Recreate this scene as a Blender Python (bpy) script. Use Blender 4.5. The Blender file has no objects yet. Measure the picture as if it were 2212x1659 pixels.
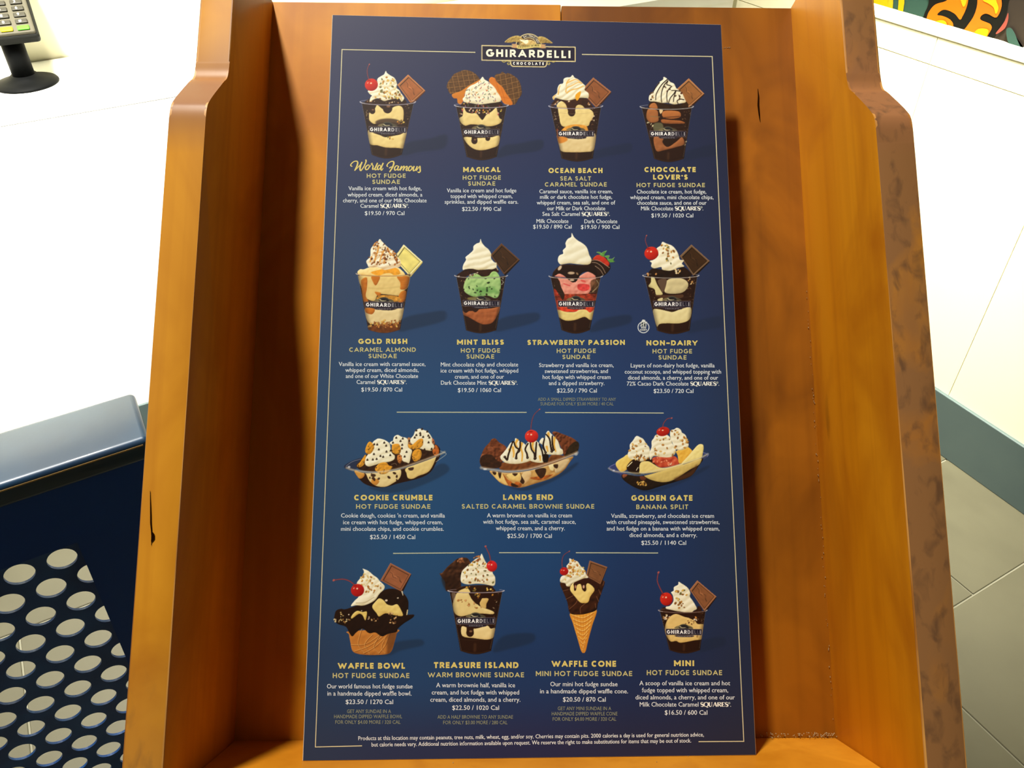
import bpy, bmesh, math, random
import numpy as np
from mathutils import Vector, Matrix

random.seed(7)
SC = bpy.context.scene
COL = SC.collection

# ------------------------------------------------------------------ camera, world, lights, exposure
PITCH = math.radians(39.2)
TH = math.radians(29.5)                     # the stand and the viewer are turned against the room; world axes follow the room
CAM_H = 1.48
FPX, CX, CY = 1750.0, 1106.0, 829.5
cam = bpy.data.cameras.new('camera')
cam.sensor_width = 36.0
cam.lens = 36.0 * FPX / 2212.0
cam.clip_start = 0.02
cam_o = bpy.data.objects.new('camera', cam)
cam_o.location = (0, 0, CAM_H)
cam_o.rotation_euler = (math.pi / 2 - PITCH, 0, -TH)
COL.objects.link(cam_o)
SC.camera = cam_o

SC.view_settings.view_transform = 'Standard'
SC.view_settings.look = 'None'
SC.view_settings.gamma = 1.0
SC.view_settings.use_curve_mapping = False
SC.view_settings.exposure = 0.0

W = bpy.data.worlds.new('shop_light')
SC.world = W
W.use_nodes = True
W.node_tree.nodes['Background'].inputs[0].default_value = (1.0, 0.93, 0.80, 1)
W.node_tree.nodes['Background'].inputs[1].default_value = 0.04

E1 = np.array([1.0, 0.0, 0.0])
E2 = np.array([0.0, 1.0, 0.0])
TURN = Matrix.Rotation(-TH, 4, 'Z')


def stand_pt(x, y, z):
    return TURN @ Vector((x, y, z))


def room_pt(a, b, z):
    return Vector((E1 * a + E2 * b + np.array([0, 0, z])).tolist())


def lamp(name, loc, target, size, power, color=(1, 0.9, 0.74), spread=180, shape='DISK'):
    l = bpy.data.lights.new(name, 'AREA')
    l.shape = shape
    l.size = size
    l.energy = power
    l.color = color
    l.spread = math.radians(spread)
    o = bpy.data.objects.new(name, l)
    o.location = loc
    d = Vector(target) - Vector(loc)
    o.rotation_euler = d.to_track_quat('-Z', 'Y').to_euler()
    COL.objects.link(o)
    return o


lamp('ceiling_downlight', stand_pt(-0.75, 1.30, 4.0), stand_pt(0, 0.45, 1.1), 0.26, 152, color=(1, 0.93, 0.80))
lamp('left_fill_light', stand_pt(-1.7, -0.3, 2.7), stand_pt(0.1, 0.5, 1.1), 0.8, 4, color=(1, 0.93, 0.8))  # unseen soft fill, added to brighten the right rail's inner face
lamp('counter_fill_light', room_pt(-0.45, 1.05, 2.6), room_pt(-0.02, 1.88, 0.45), 0.4, 36, color=(1, 0.96, 0.88), spread=66)  # added light, no such lamp in view; whitens the counter and its front
lamp('wall_fill_light', room_pt(1.3, 0.9, 2.6), room_pt(1.76, 0.95, 0.6), 0.4, 24, color=(1, 0.96, 0.84), spread=50)  # unseen wash light put in to bring the right wall up to white

# ------------------------------------------------------------------ helpers


def lin(c):
    c = np.asarray(c, float) / 255.0
    return np.where(c <= 0.04045, c / 12.92, ((c + 0.055) / 1.055) ** 2.4)


def rgba(c):
    v = lin(c)
    return (float(v[0]), float(v[1]), float(v[2]), 1.0)


def new_mat(name, color=(200, 200, 200), rough=0.5, metal=0.0, spec=0.5, coat=0.0):
    m = bpy.data.materials.new(name)
    m.use_nodes = True
    b = m.node_tree.nodes['Principled BSDF']
    b.inputs['Base Color'].default_value = rgba(color)
    b.inputs['Roughness'].default_value = rough
    b.inputs['Metallic'].default_value = metal
    b.inputs['Specular IOR Level'].default_value = spec
    b.inputs['Coat Weight'].default_value = coat
    return m


def add_noise(m, c2, scale=8.0, stretch=(1, 1, 1), lo=0.4, hi=0.7, bump=0.0, detail=4, bscale=None, distort=0.0):
    """mix the base colour with c2 through a noise in object space, optional bump"""
    nt = m.node_tree
    b = nt.nodes['Principled BSDF']
    tc = nt.nodes.new('ShaderNodeTexCoord')
    mp = nt.nodes.new('ShaderNodeMapping')
    mp.inputs['Scale'].default_value = stretch
    no = nt.nodes.new('ShaderNodeTexNoise')
    no.inputs['Scale'].default_value = scale
    no.inputs['Detail'].default_value = detail
    no.inputs['Distortion'].default_value = distort
    mr = nt.nodes.new('ShaderNodeMapRange')
    mr.inputs['From Min'].default_value = lo
    mr.inputs['From Max'].default_value = hi
    mx = nt.nodes.new('ShaderNodeMix')
    mx.data_type = 'RGBA'
    src = b.inputs['Base Color'].links[0].from_socket if b.inputs['Base Color'].links else None
    if src:
        nt.links.new(src, mx.inputs[6])
    else:
        mx.inputs[6].default_value = b.inputs['Base Color'].default_value
    mx.inputs[7].default_value = rgba(c2)
    nt.links.new(tc.outputs['Object'], mp.inputs[0])
    nt.links.new(mp.outputs[0], no.inputs['Vector'])
    nt.links.new(no.outputs['Fac'], mr.inputs[0])
    nt.links.new(mr.outputs[0], mx.inputs[0])
    nt.links.new(mx.outputs[2], b.inputs['Base Color'])
    if bump:
        bp = nt.nodes.new('ShaderNodeBump')
        bp.inputs['Strength'].default_value = bump
        bp.inputs['Distance'].default_value = 0.0006
        if bscale:
            n2 = nt.nodes.new('ShaderNodeTexNoise')
            n2.inputs['Scale'].default_value = bscale
            nt.links.new(mp.outputs[0], n2.inputs['Vector'])
            nt.links.new(n2.outputs['Fac'], bp.inputs['Height'])
        else:
            nt.links.new(no.outputs['Fac'], bp.inputs['Height'])
        nt.links.new(bp.outputs[0], b.inputs['Normal'])
    return mx, mr


def wood(name, base, dark, light, rough=0.45, seed=0.0, worn=None, coat=0.08):
    """varnished wood, grain along the object's y axis; worn: (colour, dark colour, y limit) scuffing on the faces that look out"""
    m = new_mat(name, base, rough, coat=coat, spec=0.25)
    nt = m.node_tree
    b = nt.nodes['Principled BSDF']
    b.inputs['Coat Roughness'].default_value = 0.3
    tc = nt.nodes.new('ShaderNodeTexCoord')

    def noise(scale, stretch, detail=4, dist=0.0, off=0.0):
        mp = nt.nodes.new('ShaderNodeMapping')
        mp.inputs['Location'].default_value = (seed + off, seed * 1.7 + off, seed * 0.3)
        mp.inputs['Scale'].default_value = stretch
        n = nt.nodes.new('ShaderNodeTexNoise')
        n.inputs['Scale'].default_value = scale
        n.inputs['Detail'].default_value = detail
        n.inputs['Distortion'].default_value = dist
        nt.links.new(tc.outputs['Object'], mp.inputs[0])
        nt.links.new(mp.outputs[0], n.inputs['Vector'])
        return n.outputs['Fac']

    def rng(src, lo, hi, a=0.0, c=1.0):
        r = nt.nodes.new('ShaderNodeMapRange')
        r.inputs['From Min'].default_value = lo
        r.inputs['From Max'].default_value = hi
        r.inputs['To Min'].default_value = a
        r.inputs['To Max'].default_value = c
        nt.links.new(src, r.inputs[0])
        return r.outputs[0]

    def mix(f, a, c):
        x = nt.nodes.new('ShaderNodeMix')
        x.data_type = 'RGBA'
        nt.links.new(f, x.inputs[0])
        for i, s in ((6, a), (7, c)):
            if isinstance(s, tuple):
                x.inputs[i].default_value = rgba(s)
            else:
                nt.links.new(s, x.inputs[i])
        return x.outputs[2]

    broad = rng(noise(9, (1, 0.16, 1), 3, 0.6), 0.42, 0.68)
    c = mix(broad, base, light)
    fine = rng(noise(70, (1, 0.03, 1), 3, 0.3, 3.1), 0.48, 0.75, 0, 0.4)
    c = mix(fine, c, dark)
    cloud = rng(noise(12, (1, 0.5, 1), 4, 1.2, 7.7), 0.44, 0.70, 0, 0.75)
    c = mix(cloud, c, dark)
    knot = rng(noise(30, (1, 0.22, 1), 2, 0.2, 13.1), 0.76, 0.83, 0, 0.7)
    c = mix(knot, c, tuple(int(v * 0.45) for v in dark))
    if worn:
        wc, wd, top, grow = worn
        sep = nt.nodes.new('ShaderNodeSeparateXYZ')
        nt.links.new(tc.outputs['Object'], sep.inputs[0])
        nrm = nt.nodes.new('ShaderNodeSeparateXYZ')
        nt.links.new(tc.outputs['Normal'], nrm.inputs[0])
        face = rng(nrm.outputs[2], 0.4, 0.8)
        low = rng(sep.outputs[1], top, top - grow)
        blot = rng(noise(26, (1, 0.5, 1), 6, 0.9, 21.0), 0.12, 0.5)
        mm = nt.nodes.new('ShaderNodeMath')
        mm.operation = 'MULTIPLY'
        nt.links.new(face, mm.inputs[0])
        nt.links.new(low, mm.inputs[1])
        m2 = nt.nodes.new('ShaderNodeMath')
        m2.operation = 'MULTIPLY'
        nt.links.new(mm.outputs[0], m2.inputs[0])
        nt.links.new(blot, m2.inputs[1])
        c = mix(m2.outputs[0], c, wc)
        spots = rng(noise(120, (1, 0.55, 1), 5, 0.5, 33.0), 0.52, 0.72, 0, .8)
        # the shoulder, rubbed by hands
        sh1 = rng(sep.outputs[1], 0.385, 0.42)
        sh2 = rng(sep.outputs[1], 0.505, 0.445)
        out = rng(nrm.outputs[2], 0.2, 0.4)
        acc = None
        for q_ in (sh1, sh2, out):
            if acc is None:
                acc = q_
                continue
            mu_ = nt.nodes.new('ShaderNodeMath')
            mu_.operation = 'MULTIPLY'
            nt.links.new(acc, mu_.inputs[0])
            nt.links.new(q_, mu_.inputs[1])
            acc = mu_.outputs[0]
        c = mix(acc, c, (146, 98, 62))
        m3 = nt.nodes.new('ShaderNodeMath')
        m3.operation = 'MULTIPLY'
        nt.links.new(mm.outputs[0], m3.inputs[0])
        nt.links.new(spots, m3.inputs[1])
        c = mix(m3.outputs[0], c, wd)
    nt.links.new(c, b.inputs['Base Color'])
    bp = nt.nodes.new('ShaderNodeBump')
    bp.inputs['Strength'].default_value = 0.15
    bp.inputs['Distance'].default_value = 0.0008
    nt.links.new(noise(60, (1, 0.08, 1), 4, 0.2, 5.0), bp.inputs['Height'])
    nt.links.new(bp.outputs[0], b.inputs['Normal'])
    return m


def put(name, me_or_bm, mats, parent=None, mw=None, smooth=False):
    if isinstance(me_or_bm, bmesh.types.BMesh):
        me = bpy.data.meshes.new(name)
        me_or_bm.to_mesh(me)
        me_or_bm.free()
    else:
        me = me_or_bm
    if not isinstance(mats, (list, tuple)):
        mats = [mats]
    if not len(me.materials):
        for m in mats:
            me.materials.append(m)
    if smooth:
        me.polygons.foreach_set('use_smooth', [True] * len(me.polygons))
    o = bpy.data.objects.new(name, me)
    COL.objects.link(o)
    if parent:
        o.parent = parent
    if mw is not None:
        o.matrix_local = mw
    return o


def empty(name, mw, label, cat, group=None):
    o = bpy.data.objects.new(name, None)
    o.empty_display_size = 0.05
    o.matrix_world = mw
    COL.objects.link(o)
    o['label'] = label
    o['category'] = cat
    if group:
        o['group'] = group
    return o


def box(bm, x0, x1, y0, y1, z0, z1, mi=0, bev=0.0, seg=2, bmi=-1):
    r = bmesh.ops.create_cube(bm, size=1.0)
    vs = r['verts']
    for v in vs:
        v.co = Vector((x0 + (v.co.x + .5) * (x1 - x0), y0 + (v.co.y + .5) * (y1 - y0), z0 + (v.co.z + .5) * (z1 - z0)))
    fs = list({f for v in vs for f in v.link_faces})
    for f in fs:
        f.material_index = mi
    if bev:
        es = list({e for v in vs for e in v.link_edges})
        bmesh.ops.bevel(bm, geom=es, offset=bev, segments=seg, profile=0.5, affect='EDGES', material=bmi)
    return bm


def prism(bm, prof, a0, a1, axis=0, bev=0.0, seg=2, bmi=-1):
    """extrude a closed 2-D profile along an axis"""
    def mk(p, a):
        return Vector((a, p[0], p[1])) if axis == 0 else (Vector((p[0], a, p[1])) if axis == 1 else Vector((p[0], p[1], a)))
    A = [bm.verts.new(mk(p, a0)) for p in prof]
    B = [bm.verts.new(mk(p, a1)) for p in prof]
    fa = bm.faces.new(A)
    fb = bm.faces.new(B[::-1])
    n = len(prof)
    for i in range(n):
        bm.faces.new((A[i], B[i], B[(i + 1) % n], A[(i + 1) % n]))
    if bev:
        es = list(fa.edges) + list(fb.edges)
        bmesh.ops.bevel(bm, geom=es, offset=bev, segments=seg, profile=0.5, affect='EDGES', material=bmi)
    bmesh.ops.recalc_face_normals(bm, faces=bm.faces)
    return bm


def frame(R, T):
    m = Matrix([[R[0][0], R[0][1], R[0][2], T[0]], [R[1][0], R[1][1], R[1][2], T[1]], [R[2][0], R[2][1], R[2][2], T[2]], [0, 0, 0, 1]])
    return m


def ortho(M):
    q = M.to_quaternion()
    q.normalize()
    return Matrix.Translation(M.to_translation()) @ q.to_matrix().to_4x4()


ROOM = Matrix.Identity(4)                     # room frame: x along the counter, y towards it
HOLD = TURN @ ortho(frame([[0.999865, -0.000134, 0.016438], [0.010989, 0.749151, -0.662309], [-0.012225, 0.6624, 0.749051]], [0.00719, 0.28948, 0.91544]))
BOARD = TURN @ ortho(frame([[0.999113, -0.000696, 0.042098], [0.028252, 0.752422, -0.658075], [-0.031217, 0.658681, 0.751774]], [0.01321, 0.2581, 0.95092]))
BW, BH = 0.30, 0.535

# the surveyed view of the board: a point of the printed layout -> metres on the card
_Rc = np.array(TURN.to_3x3()) @ np.array([[1, 0, 0], [0, math.sin(PITCH), math.cos(PITCH)], [0, -math.cos(PITCH), math.sin(PITCH)]]).T


def on_plane(x, y, M):
    """layout coordinates -> metres in the local frame of the plane M"""
    x = np.asarray(x, float)
    y = np.asarray(y, float)
    R = np.array(M.to_3x3())
    T = np.array(M.to_translation())
    d = np.stack([(x - CX) / FPX, (CY - y) / FPX, -np.ones_like(x)], -1) @ _Rc.T
    d = d @ R
    o = (np.array([0, 0, CAM_H]) - T) @ R
    t = -o[2] / d[..., 2]
    return o[0] + d[..., 0] * t, o[1] + d[..., 1] * t


def menu_pt(x, y):
    return on_plane(x, y, BOARD)


# ------------------------------------------------------------------ materials
M_grout = new_mat('grout', (120, 118, 100), 0.8)
M_tile = new_mat('floor_tile', (84, 81, 62), 0.45)
add_noise(M_tile, (77, 74, 56), 5, lo=.35, hi=.7, bump=0.05)
M_base = new_mat('blue_grey_base', (78, 94, 92), 0.5)
add_noise(M_base, (70, 86, 86), 6, lo=.3, hi=.7)
M_white = new_mat('white_wall', (246, 242, 208), 0.45)
M_joint = new_mat('wall_joint', (228, 222, 182), 0.7)
M_counter = new_mat('white_counter', (246, 246, 238), 0.3)
M_blue = new_mat('blue_enamel', (8, 40, 66), 0.42, metal=0.1, spec=0.6, coat=0.6)
M_frame = new_mat('blue_frame_enamel', (18, 66, 150), 0.4, spec=0.3)
add_noise(M_blue, (14, 52, 80), 9, lo=.4, hi=.7, bump=0.12, bscale=160)
M_bluep = new_mat('blue_panel_enamel', (36, 92, 168), 0.35, spec=0.5, coat=0.2)
add_noise(M_bluep, (24, 66, 134), 14, lo=.35, hi=.7, bump=0.2, bscale=220)
M_gold = new_mat('edge_glint_gold', (190, 160, 105), 0.35, metal=0.6)  # colour of the bright reflection line on the blue rail
M_black = new_mat('black_plastic', (7, 8, 8), 0.6, spec=0.05)
M_grey = new_mat('grey_plastic', (74, 71, 58), 0.6, spec=0.15)
M_dgrey = new_mat('dark_grey_plastic', (24, 25, 22), 0.55, spec=0.08)
M_key = new_mat('key_plastic', (44, 42, 32), 0.5, spec=0.2)
M_digit = new_mat('key_print', (225, 225, 205), 0.5)
M_red = new_mat('red_key', (170, 50, 34), 0.5, spec=0.2)
M_yel = new_mat('yellow_key', (196, 182, 12), 0.5, spec=0.2)
M_grn = new_mat('green_key', (66, 146, 26), 0.5, spec=0.2)
M_screen = new_mat('blue_screen', (30, 36, 90), 0.15)
_b = M_screen.node_tree.nodes['Principled BSDF']
_b.inputs['Emission Color'].default_value = rgba((60, 70, 160))
_b.inputs['Emission Strength'].default_value = 0.7

M_woodL = wood('rail_wood_left', (216, 148, 34), (178, 108, 14), (226, 160, 46), seed=1.0,
               worn=((176, 122, 60), (132, 92, 48), 0.10, 0.16))
M_woodR = wood('rail_wood_right', (206, 132, 10), (170, 96, 6), (216, 144, 20), seed=4.0,
               worn=((140, 98, 58), (96, 68, 46), 0.62, 0.10))
M_edge = new_mat('worn_wood_edge', (206, 148, 74), 0.5)
add_noise(M_edge, (158, 100, 36), 60, (1, .2, 1), .4, .6)
M_back1 = wood('back_plank_light', (206, 134, 20), (170, 98, 10), (216, 146, 32), seed=9.0)
M_back2 = wood('back_plank_dark', (144, 84, 10), (100, 54, 6), (162, 98, 16), seed=15.0)
M_ledge = wood('ledge_wood', (196, 128, 26), (176, 108, 16), (206, 138, 34), seed=21.0)
M_dark = new_mat('dark_stain', (30, 12, 2), 0.9, spec=0.0)
M_crumb = new_mat('dust_crumb', (156, 134, 98), 0.8)

# ------------------------------------------------------------------ the room
floor = bpy.data.objects.new('floor', None)
_bm = bmesh.new()
box(_bm, -1.6, 1.85, -1.4, 2.3, -0.03, -0.003)
floor = put('floor', _bm, M_grout, None, ROOM)
floor['kind'] = 'structure'
floor['label'] = 'grey floor tiles with pale grout'
TW, TD, G = 0.61, 0.31, 0.004
_bm = bmesh.new()
box(_bm, G / 2, TW - G / 2, G / 2, TD - G / 2, -0.008, 0.0, bev=0.0012, seg=1)
tile_me = bpy.data.meshes.new('tile')
_bm.to_mesh(tile_me)
_bm.free()
tile_me.materials.append(M_tile)
for r in range(-5, 5):
    b0 = 0.445 + r * TD
    off = {0: 0.0, 1: 0.36}.get(r % 2)
    for c in range(-5, 1):
        a0 = 1.415 + off + c * TW
        if a0 < -1.6 or b0 > 1.8 or a0 + TW > 2.4:
            continue
        o = bpy.data.objects.new('tile', tile_me)
        COL.objects.link(o)
        o.parent = floor
        o.location = (a0, b0, 0)
        if a0 + TW > 1.74:
            o.scale = ((1.74 - a0) / TW, 1, 1)

# right half wall: tall tiles, ledge on top, blue grey base
wr = bmesh.new()
box(wr, 1.737, 1.86, -1.4, 3.4, 0.0, 0.93)
wall_right = put('wall_right', wr, M_joint, None, ROOM)
wall_right['kind'] = 'structure'
for j in range(-8, 7):
    b0 = 0.821 + j * 0.338
    if b0 + .338 > 3.4:
        continue
    for (z0, z1) in ((0.165, 0.886), (0.888, 0.944)):
        p = bmesh.new()
        box(p, 1.731, 1.739, b0 + .0008, b0 + .3372, z0, z1)
        put('wall_panel', p, M_white, wall_right)
p = bmesh.new()
box(p, 1.729, 1.812, -1.4, 3.4, 0.9475, 0.951)
box(p, 1.733, 1.812, -1.4, 3.4, 0.944, 0.9475)
put('ledge_cap', p, M_white, wall_right)
bs = bmesh.new()
box(bs, 1.722, 1.736, -1.4, 1.79, 0.0, 0.165, bev=0.002)
baseboard_right = put('baseboard_right', bs, M_base, None, ROOM)
baseboard_right['kind'] = 'structure'

# mural wall above the ledge
mu = bmesh.new()
box(mu, 1.812, 1.90, -1.4, 3.4, 0.93, 2.6)
M_mteal = new_mat('mural_teal', (34, 56, 50), 0.9, spec=0.08)
mural = put('wall_mural', mu, M_mteal, None, ROOM)
mural['kind'] = 'structure'
mural['label'] = 'painted teal wall above the white ledge'
# plane of the mural face: local x along -E2 ... built from E2, z, normal -E1
MF = Matrix(((E2[0], 0, -E1[0], 0), (E2[1], 0, -E1[1], 0), (0, 1, 0, 0), (0, 0, 0, 1)))
MF = Matrix.Translation(room_pt(1.812, 0, 0)) @ MF


def spline(pts, n=5, closed=True):
    P = np.array(pts, float)
    N = len(P)
    out = []
    rngi = range(N if closed else N - 1)
    for i in rngi:
        if closed:
            a, b, c, d = P[(i - 1) % N], P[i], P[(i + 1) % N], P[(i + 2) % N]
        else:
            a, b, c, d = P[max(i - 1, 0)], P[i], P[i + 1], P[min(i + 2, N - 1)]
        for k in range(n):
            t = k / n
            out.append(0.5 * ((2 * b) + (-a + c) * t + (2 * a - 5 * b + 4 * c - d) * t * t + (-a + 3 * b - 3 * c + d) * t ** 3))
    if not closed:
        out.append(P[-1])
    return np.array(out)


def mural_shape(name, pts, color, layer, smooth=True):
    P = spline(pts, 5) if smooth else np.array(pts, float)
    x = 1880 + P[:, 0] * 0.15009
    y = P[:, 1] * 0.15009
    u, v = on_plane(x, y, MF)
    bm = bmesh.new()
    z = 0.0006 + layer * 0.0004
    vs = [bm.verts.new((float(a), float(max(c, 0.9512)), z)) for a, c in zip(u, v)]
    bm.faces.new(vs)
    bmesh.ops.triangulate(bm, faces=bm.faces[:])
    bmesh.ops.recalc_face_normals(bm, faces=bm.faces)
    o = put(name, bm, new_mat(name + '_paint', color, 0.9, spec=0.08), mural, None)
    o.matrix_world = MF
    o.matrix_parent_inverse = Matrix.Identity(4)
    o.matrix_local = ROOM.inverted() @ MF
    return o


mural_shape('painted_shape', [(1990, -300), (1990, 60), (1900, 350), (1740, 560), (1700, 900), (2900, 1300), (2900, -300)], (36, 30, 25), 0)
mural_shape('painted_shape', [(-500, -400), (-100, -420), (262, -400), (258, 0), (246, 200), (0, 260), (-500, 60)], (144, 120, 5), 1)
mural_shape('painted_shape', [(275, -400), (335, -400), (335, 0), (318, 180), (300, 260), (250, 230), (262, 60)], (141, 120, 17), 2)
mural_shape('painted_shape', [(425, -400), (500, -400), (498, 0), (490, 80), (460, 240), (385, 260), (412, 60)], (141, 118, 5), 3)
mural_shape('painted_shape', [(835, -300), (850, 0), (830, 100), (780, 220), (755, 420), (1200, 700), (1600, 760), (1760, 570), (1880, 400), (1960, 220), (1990, 60), (1980, -300)], (8, 8, 5), 4)
mural_shape('painted_shape', [(1130, -10), (950, 60), (860, 160), (825, 250), (808, 360), (950, 480), (1170, 480), (1205, 360), (1170, 290), (1110, 250), (1040, 225), (980, 215), (985, 190), (1050, 142), (1130, 147), (1230, 200), (1300, 280), (1340, 230), (1390, 120), (1420, 0), (1430, -200), (1200, -220)], (153, 77, 5), 5)
mural_shape('painted_shape', [(1550, -220), (1555, 0), (1540, 120), (1490, 250), (1400, 380), (1330, 500), (1560, 620), (1660, 570), (1720, 480), (1760, 400), (1740, 345), (1690, 320), (1600, 280), (1605, 230), (1660, 195), (1720, 205), (1810, 250), (1860, 210), (1900, 100), (1900, 0), (1850, -220)], (153, 75, 11), 6)
mural_shape('painted_shape', [(1310, -60), (1345, 88), (1385, 60), (1405, -60)], (151, 118, 11), 7)
mural_shape('painted_shape', [(1640, 0), (1720, 50), (1790, 105), (1815, 190), (1840, 180), (1860, 110), (1840, 40), (1790, -50)], (151, 120, 11), 8)
mural_shape('painted_shape', [(940, 330), (1000, 290), (1080, 292), (1118, 340), (1128, 440), (950, 400)], (151, 118, 11), 9)
mural_shape('painted_shape', [(1515, 480), (1580, 410), (1700, 415), (1715, 470), (1640, 600), (1560, 540)], (152, 120, 8), 10)
mural_shape('painted_shape', [(2005, 180), (2005, 280), (1960, 400), (1850, 480), (1830, 470), (1900, 380), (1960, 290)], (105, 50, 42), 11)
mural_shape('painted_shape', [(1980, 430), (2040, 395), (2100, 470), (2160, 620), (2240, 760), (2400, 1000), (2100, 1000), (2010, 640)], (34, 55, 50), 12)

# service counter with white front, wall behind it
cnt = empty('service_counter', ROOM, 'white service counter with a raised back behind the menu stand', 'counter')
b = bmesh.new()
box(b, -1.6, 1.715, 1.7895, 2.045, 0.885, 0.92)
put('countertop', b, M_counter, cnt)
b = bmesh.new()
box(b, -1.6, 1.715, 1.79, 2.045, 0.165, 0.89)
put('front_panel', b, M_counter, cnt)
b = bmesh.new()
box(b, -1.6, 1.715, 1.785, 2.0, 0.0, 0.165, bev=0.002)
put('base', b, M_base, cnt)
wb = bmesh.new()
box(wb, -1.6, 1.73, 2.05, 2.12, 0.0, 2.6)
wall_back = put('wall_back', wb, M_white, None, ROOM)
wall_back['kind'] = 'structure'

# ------------------------------------------------------------------ card reader
RB = (-0.039, 1.905, 0.92)
RM = ROOM @ Matrix.Translation(RB)
rd = empty('card_reader', RM, 'grey card payment terminal on a black pole stand on the white counter', 'card reader')


def lathe(bm, prof, seg=40, cx=0.0, cy=0.0):
    rings = []
    for (r, z) in prof:
        rings.append([bm.verts.new((cx + r * math.cos(2 * math.pi * i / seg), cy + r * math.sin(2 * math.pi * i / seg), z)) for i in range(seg)])
    for a, c in zip(rings[:-1], rings[1:]):
        for i in range(seg):
            bm.faces.new((a[i], a[(i + 1) % seg], c[(i + 1) % seg], c[i]))
    bm.faces.new(rings[0][::-1])
    bm.faces.new(rings[-1])
    return bm


put('stand_base', lathe(bmesh.new(), [(.058, 0), (.060, .002), (.058, .005), (.045, .009), (.028, .015), (.024, .019)]), M_black, rd, smooth=True)
put('pole', lathe(bmesh.new(), [(.0205, .014), (.0205, .099)]), M_black, rd, smooth=True)
# the tilted terminal
TM = Matrix.Translation((0.0, -0.041, 0.104)) @ Matrix.Rotation(math.radians(30), 4, 'X') @ Matrix.Rotation(math.radians(-2), 4, 'Z')
b = bmesh.new()
box(b, -.052, .052, -.002, .175, -.026, -.006, bev=.006, seg=3)
body = put('terminal_body', b, M_dgrey, rd, TM, smooth=False)
b = bmesh.new()
box(b, -.047, .047, .002, .170, -.008, .0, bev=.003, seg=2)
put('face_plate', b, M_grey, rd, TM)
b = bmesh.new()
box(b, -.036, .036, .096, .150, -.002, .0012, bev=.0008, seg=1)
scr = put('screen_bezel', b, M_black, rd, TM)
b = bmesh.new()
box(b, -.031, .031, .103, .146, .0008, .0018)
put('screen', b, M_screen, scr)
b = bmesh.new()
box(b, -.0105, .0105, -.0052, .0052, 0, .0035, bev=.0016, seg=2)
key_me = bpy.data.meshes.new('key')
b.to_mesh(key_me)
b.free()
_digits = []
for r in range(5):
    for c in range(3):
        me = key_me.copy()
        mt = M_key if r else (M_red, M_yel, M_grn)[c]
        me.materials.append(mt)
        o = bpy.data.objects.new('key', me)
        COL.objects.link(o)
        o.parent = rd
        o.matrix_local = TM @ Matrix.Translation(((c - 1) * .0285, .0115 + r * .0165, 0))
        if r == 0:
            o['label'] = ('red key', 'yellow key', 'green key')[c]
        else:
            _digits.append((o, [['*', '0', '#'], ['7', '8', '9'], ['4', '5', '6'], ['1', '2', '3']][r - 1][c]))

# ------------------------------------------------------------------ blue metal screen with round holes
BL = empty('perforated_metal_screen', ROOM @ Matrix.Translation((-0.30, 0.855, 0.0)), 'glossy blue metal screen with thick top rail and panel of round holes', 'screen')
b = bmesh.new()
box(b, -.60, .270, 0.0, .103, .765, .80, bev=.007, seg=5)
put('top_rail', b, M_blue, BL, smooth=True).data.set_sharp_from_angle(angle=math.radians(35))
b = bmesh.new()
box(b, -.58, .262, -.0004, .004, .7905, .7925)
put('edge_glint', b, M_gold, BL)  # gold strip standing in for a reflection along the rail's front edge
# frame board with an opening
SH = 0.051


def fx(z):
    return (z - .67) * SH


b = bmesh.new()
o_ = [(-.60, .02), (.262 + fx(.02), .02), (.268, .77), (-.60, .77)]
i_ = [(-.56, .10), (.149 + fx(.10), .10), (.149, .672), (-.56, .672)]
F = 0.006
vo = [[b.verts.new((x, y, z)) for (x, z) in o_] for y in (.002, .014)]
vi = [[b.verts.new((x, y, z)) for (x, z) in i_] for y in (.002, .014)]
for k in range(4):
    n = (k + 1) % 4
    b.faces.new((vo[0][k], vo[0][n], vi[0][n], vi[0][k]))
    b.faces.new((vo[1][k], vi[1][k], vi[1][n], vo[1][n]))
    b.faces.new((vi[0][k], vi[0][n], vi[1][n], vi[1][k]))
    b.faces.new((vo[0][k], vo[1][k], vo[1][n], vo[0][n]))
bmesh.ops.recalc_face_normals(b, faces=b.faces)
put('frame', b, M_frame, BL)
for sx in (-.55, .18):
    b = bmesh.new()
    box(b, sx, sx + .05, .01, .09, 0, .03, bev=.004)
    put('foot', b, M_blue, BL)
from mathutils.geometry import tessellate_polygon
outer = [(-.578, .082), (.19 + fx(.082), .082), (.19, .73), (-.578, .73)]
holes = []
for r in range(-1, 13):
    zc = .6415 - r * .0433
    for k in range(-1, 15):
        xc = .123 - k * .05 - (.025 if r % 2 else 0) + (zc - .6415) * .05
        rr = .0177
        if xc - rr > -.572 and zc - rr > .09 and zc + rr < .726 and xc + rr < .186 + fx(zc):
            holes.append([(xc + rr * math.cos(-2 * math.pi * i / 32), zc + rr * math.sin(-2 * math.pi * i / 32)) for i in range(32)])
loops_ = [[Vector((a, c, 0)) for a, c in lp] for lp in [outer] + holes]
tris = tessellate_polygon(loops_)
flat = [q for lp in loops_ for q in lp]
nv = len(flat)
vv = [(q.x, .0145, q.y) for q in flat] + [(q.x, .0185, q.y) for q in flat]
ff = [tuple(t) for t in tris] + [tuple(i + nv for i in t[::-1]) for t in tris]
k0 = 0
for lp in loops_:
    m_ = len(lp)
    for i in range(m_):
        a, c = k0 + i, k0 + (i + 1) % m_
        ff.append((a, c, c + nv, a + nv))
    k0 += m_
sheet_me = bpy.data.meshes.new('perforated_panel')
sheet_me.from_pydata(vv, [], ff)
b = bmesh.new()
b.from_mesh(sheet_me)
bmesh.ops.recalc_face_normals(b, faces=b.faces)
b.to_mesh(sheet_me)
b.free()
put('perforated_panel', sheet_me, M_bluep, BL)

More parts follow.
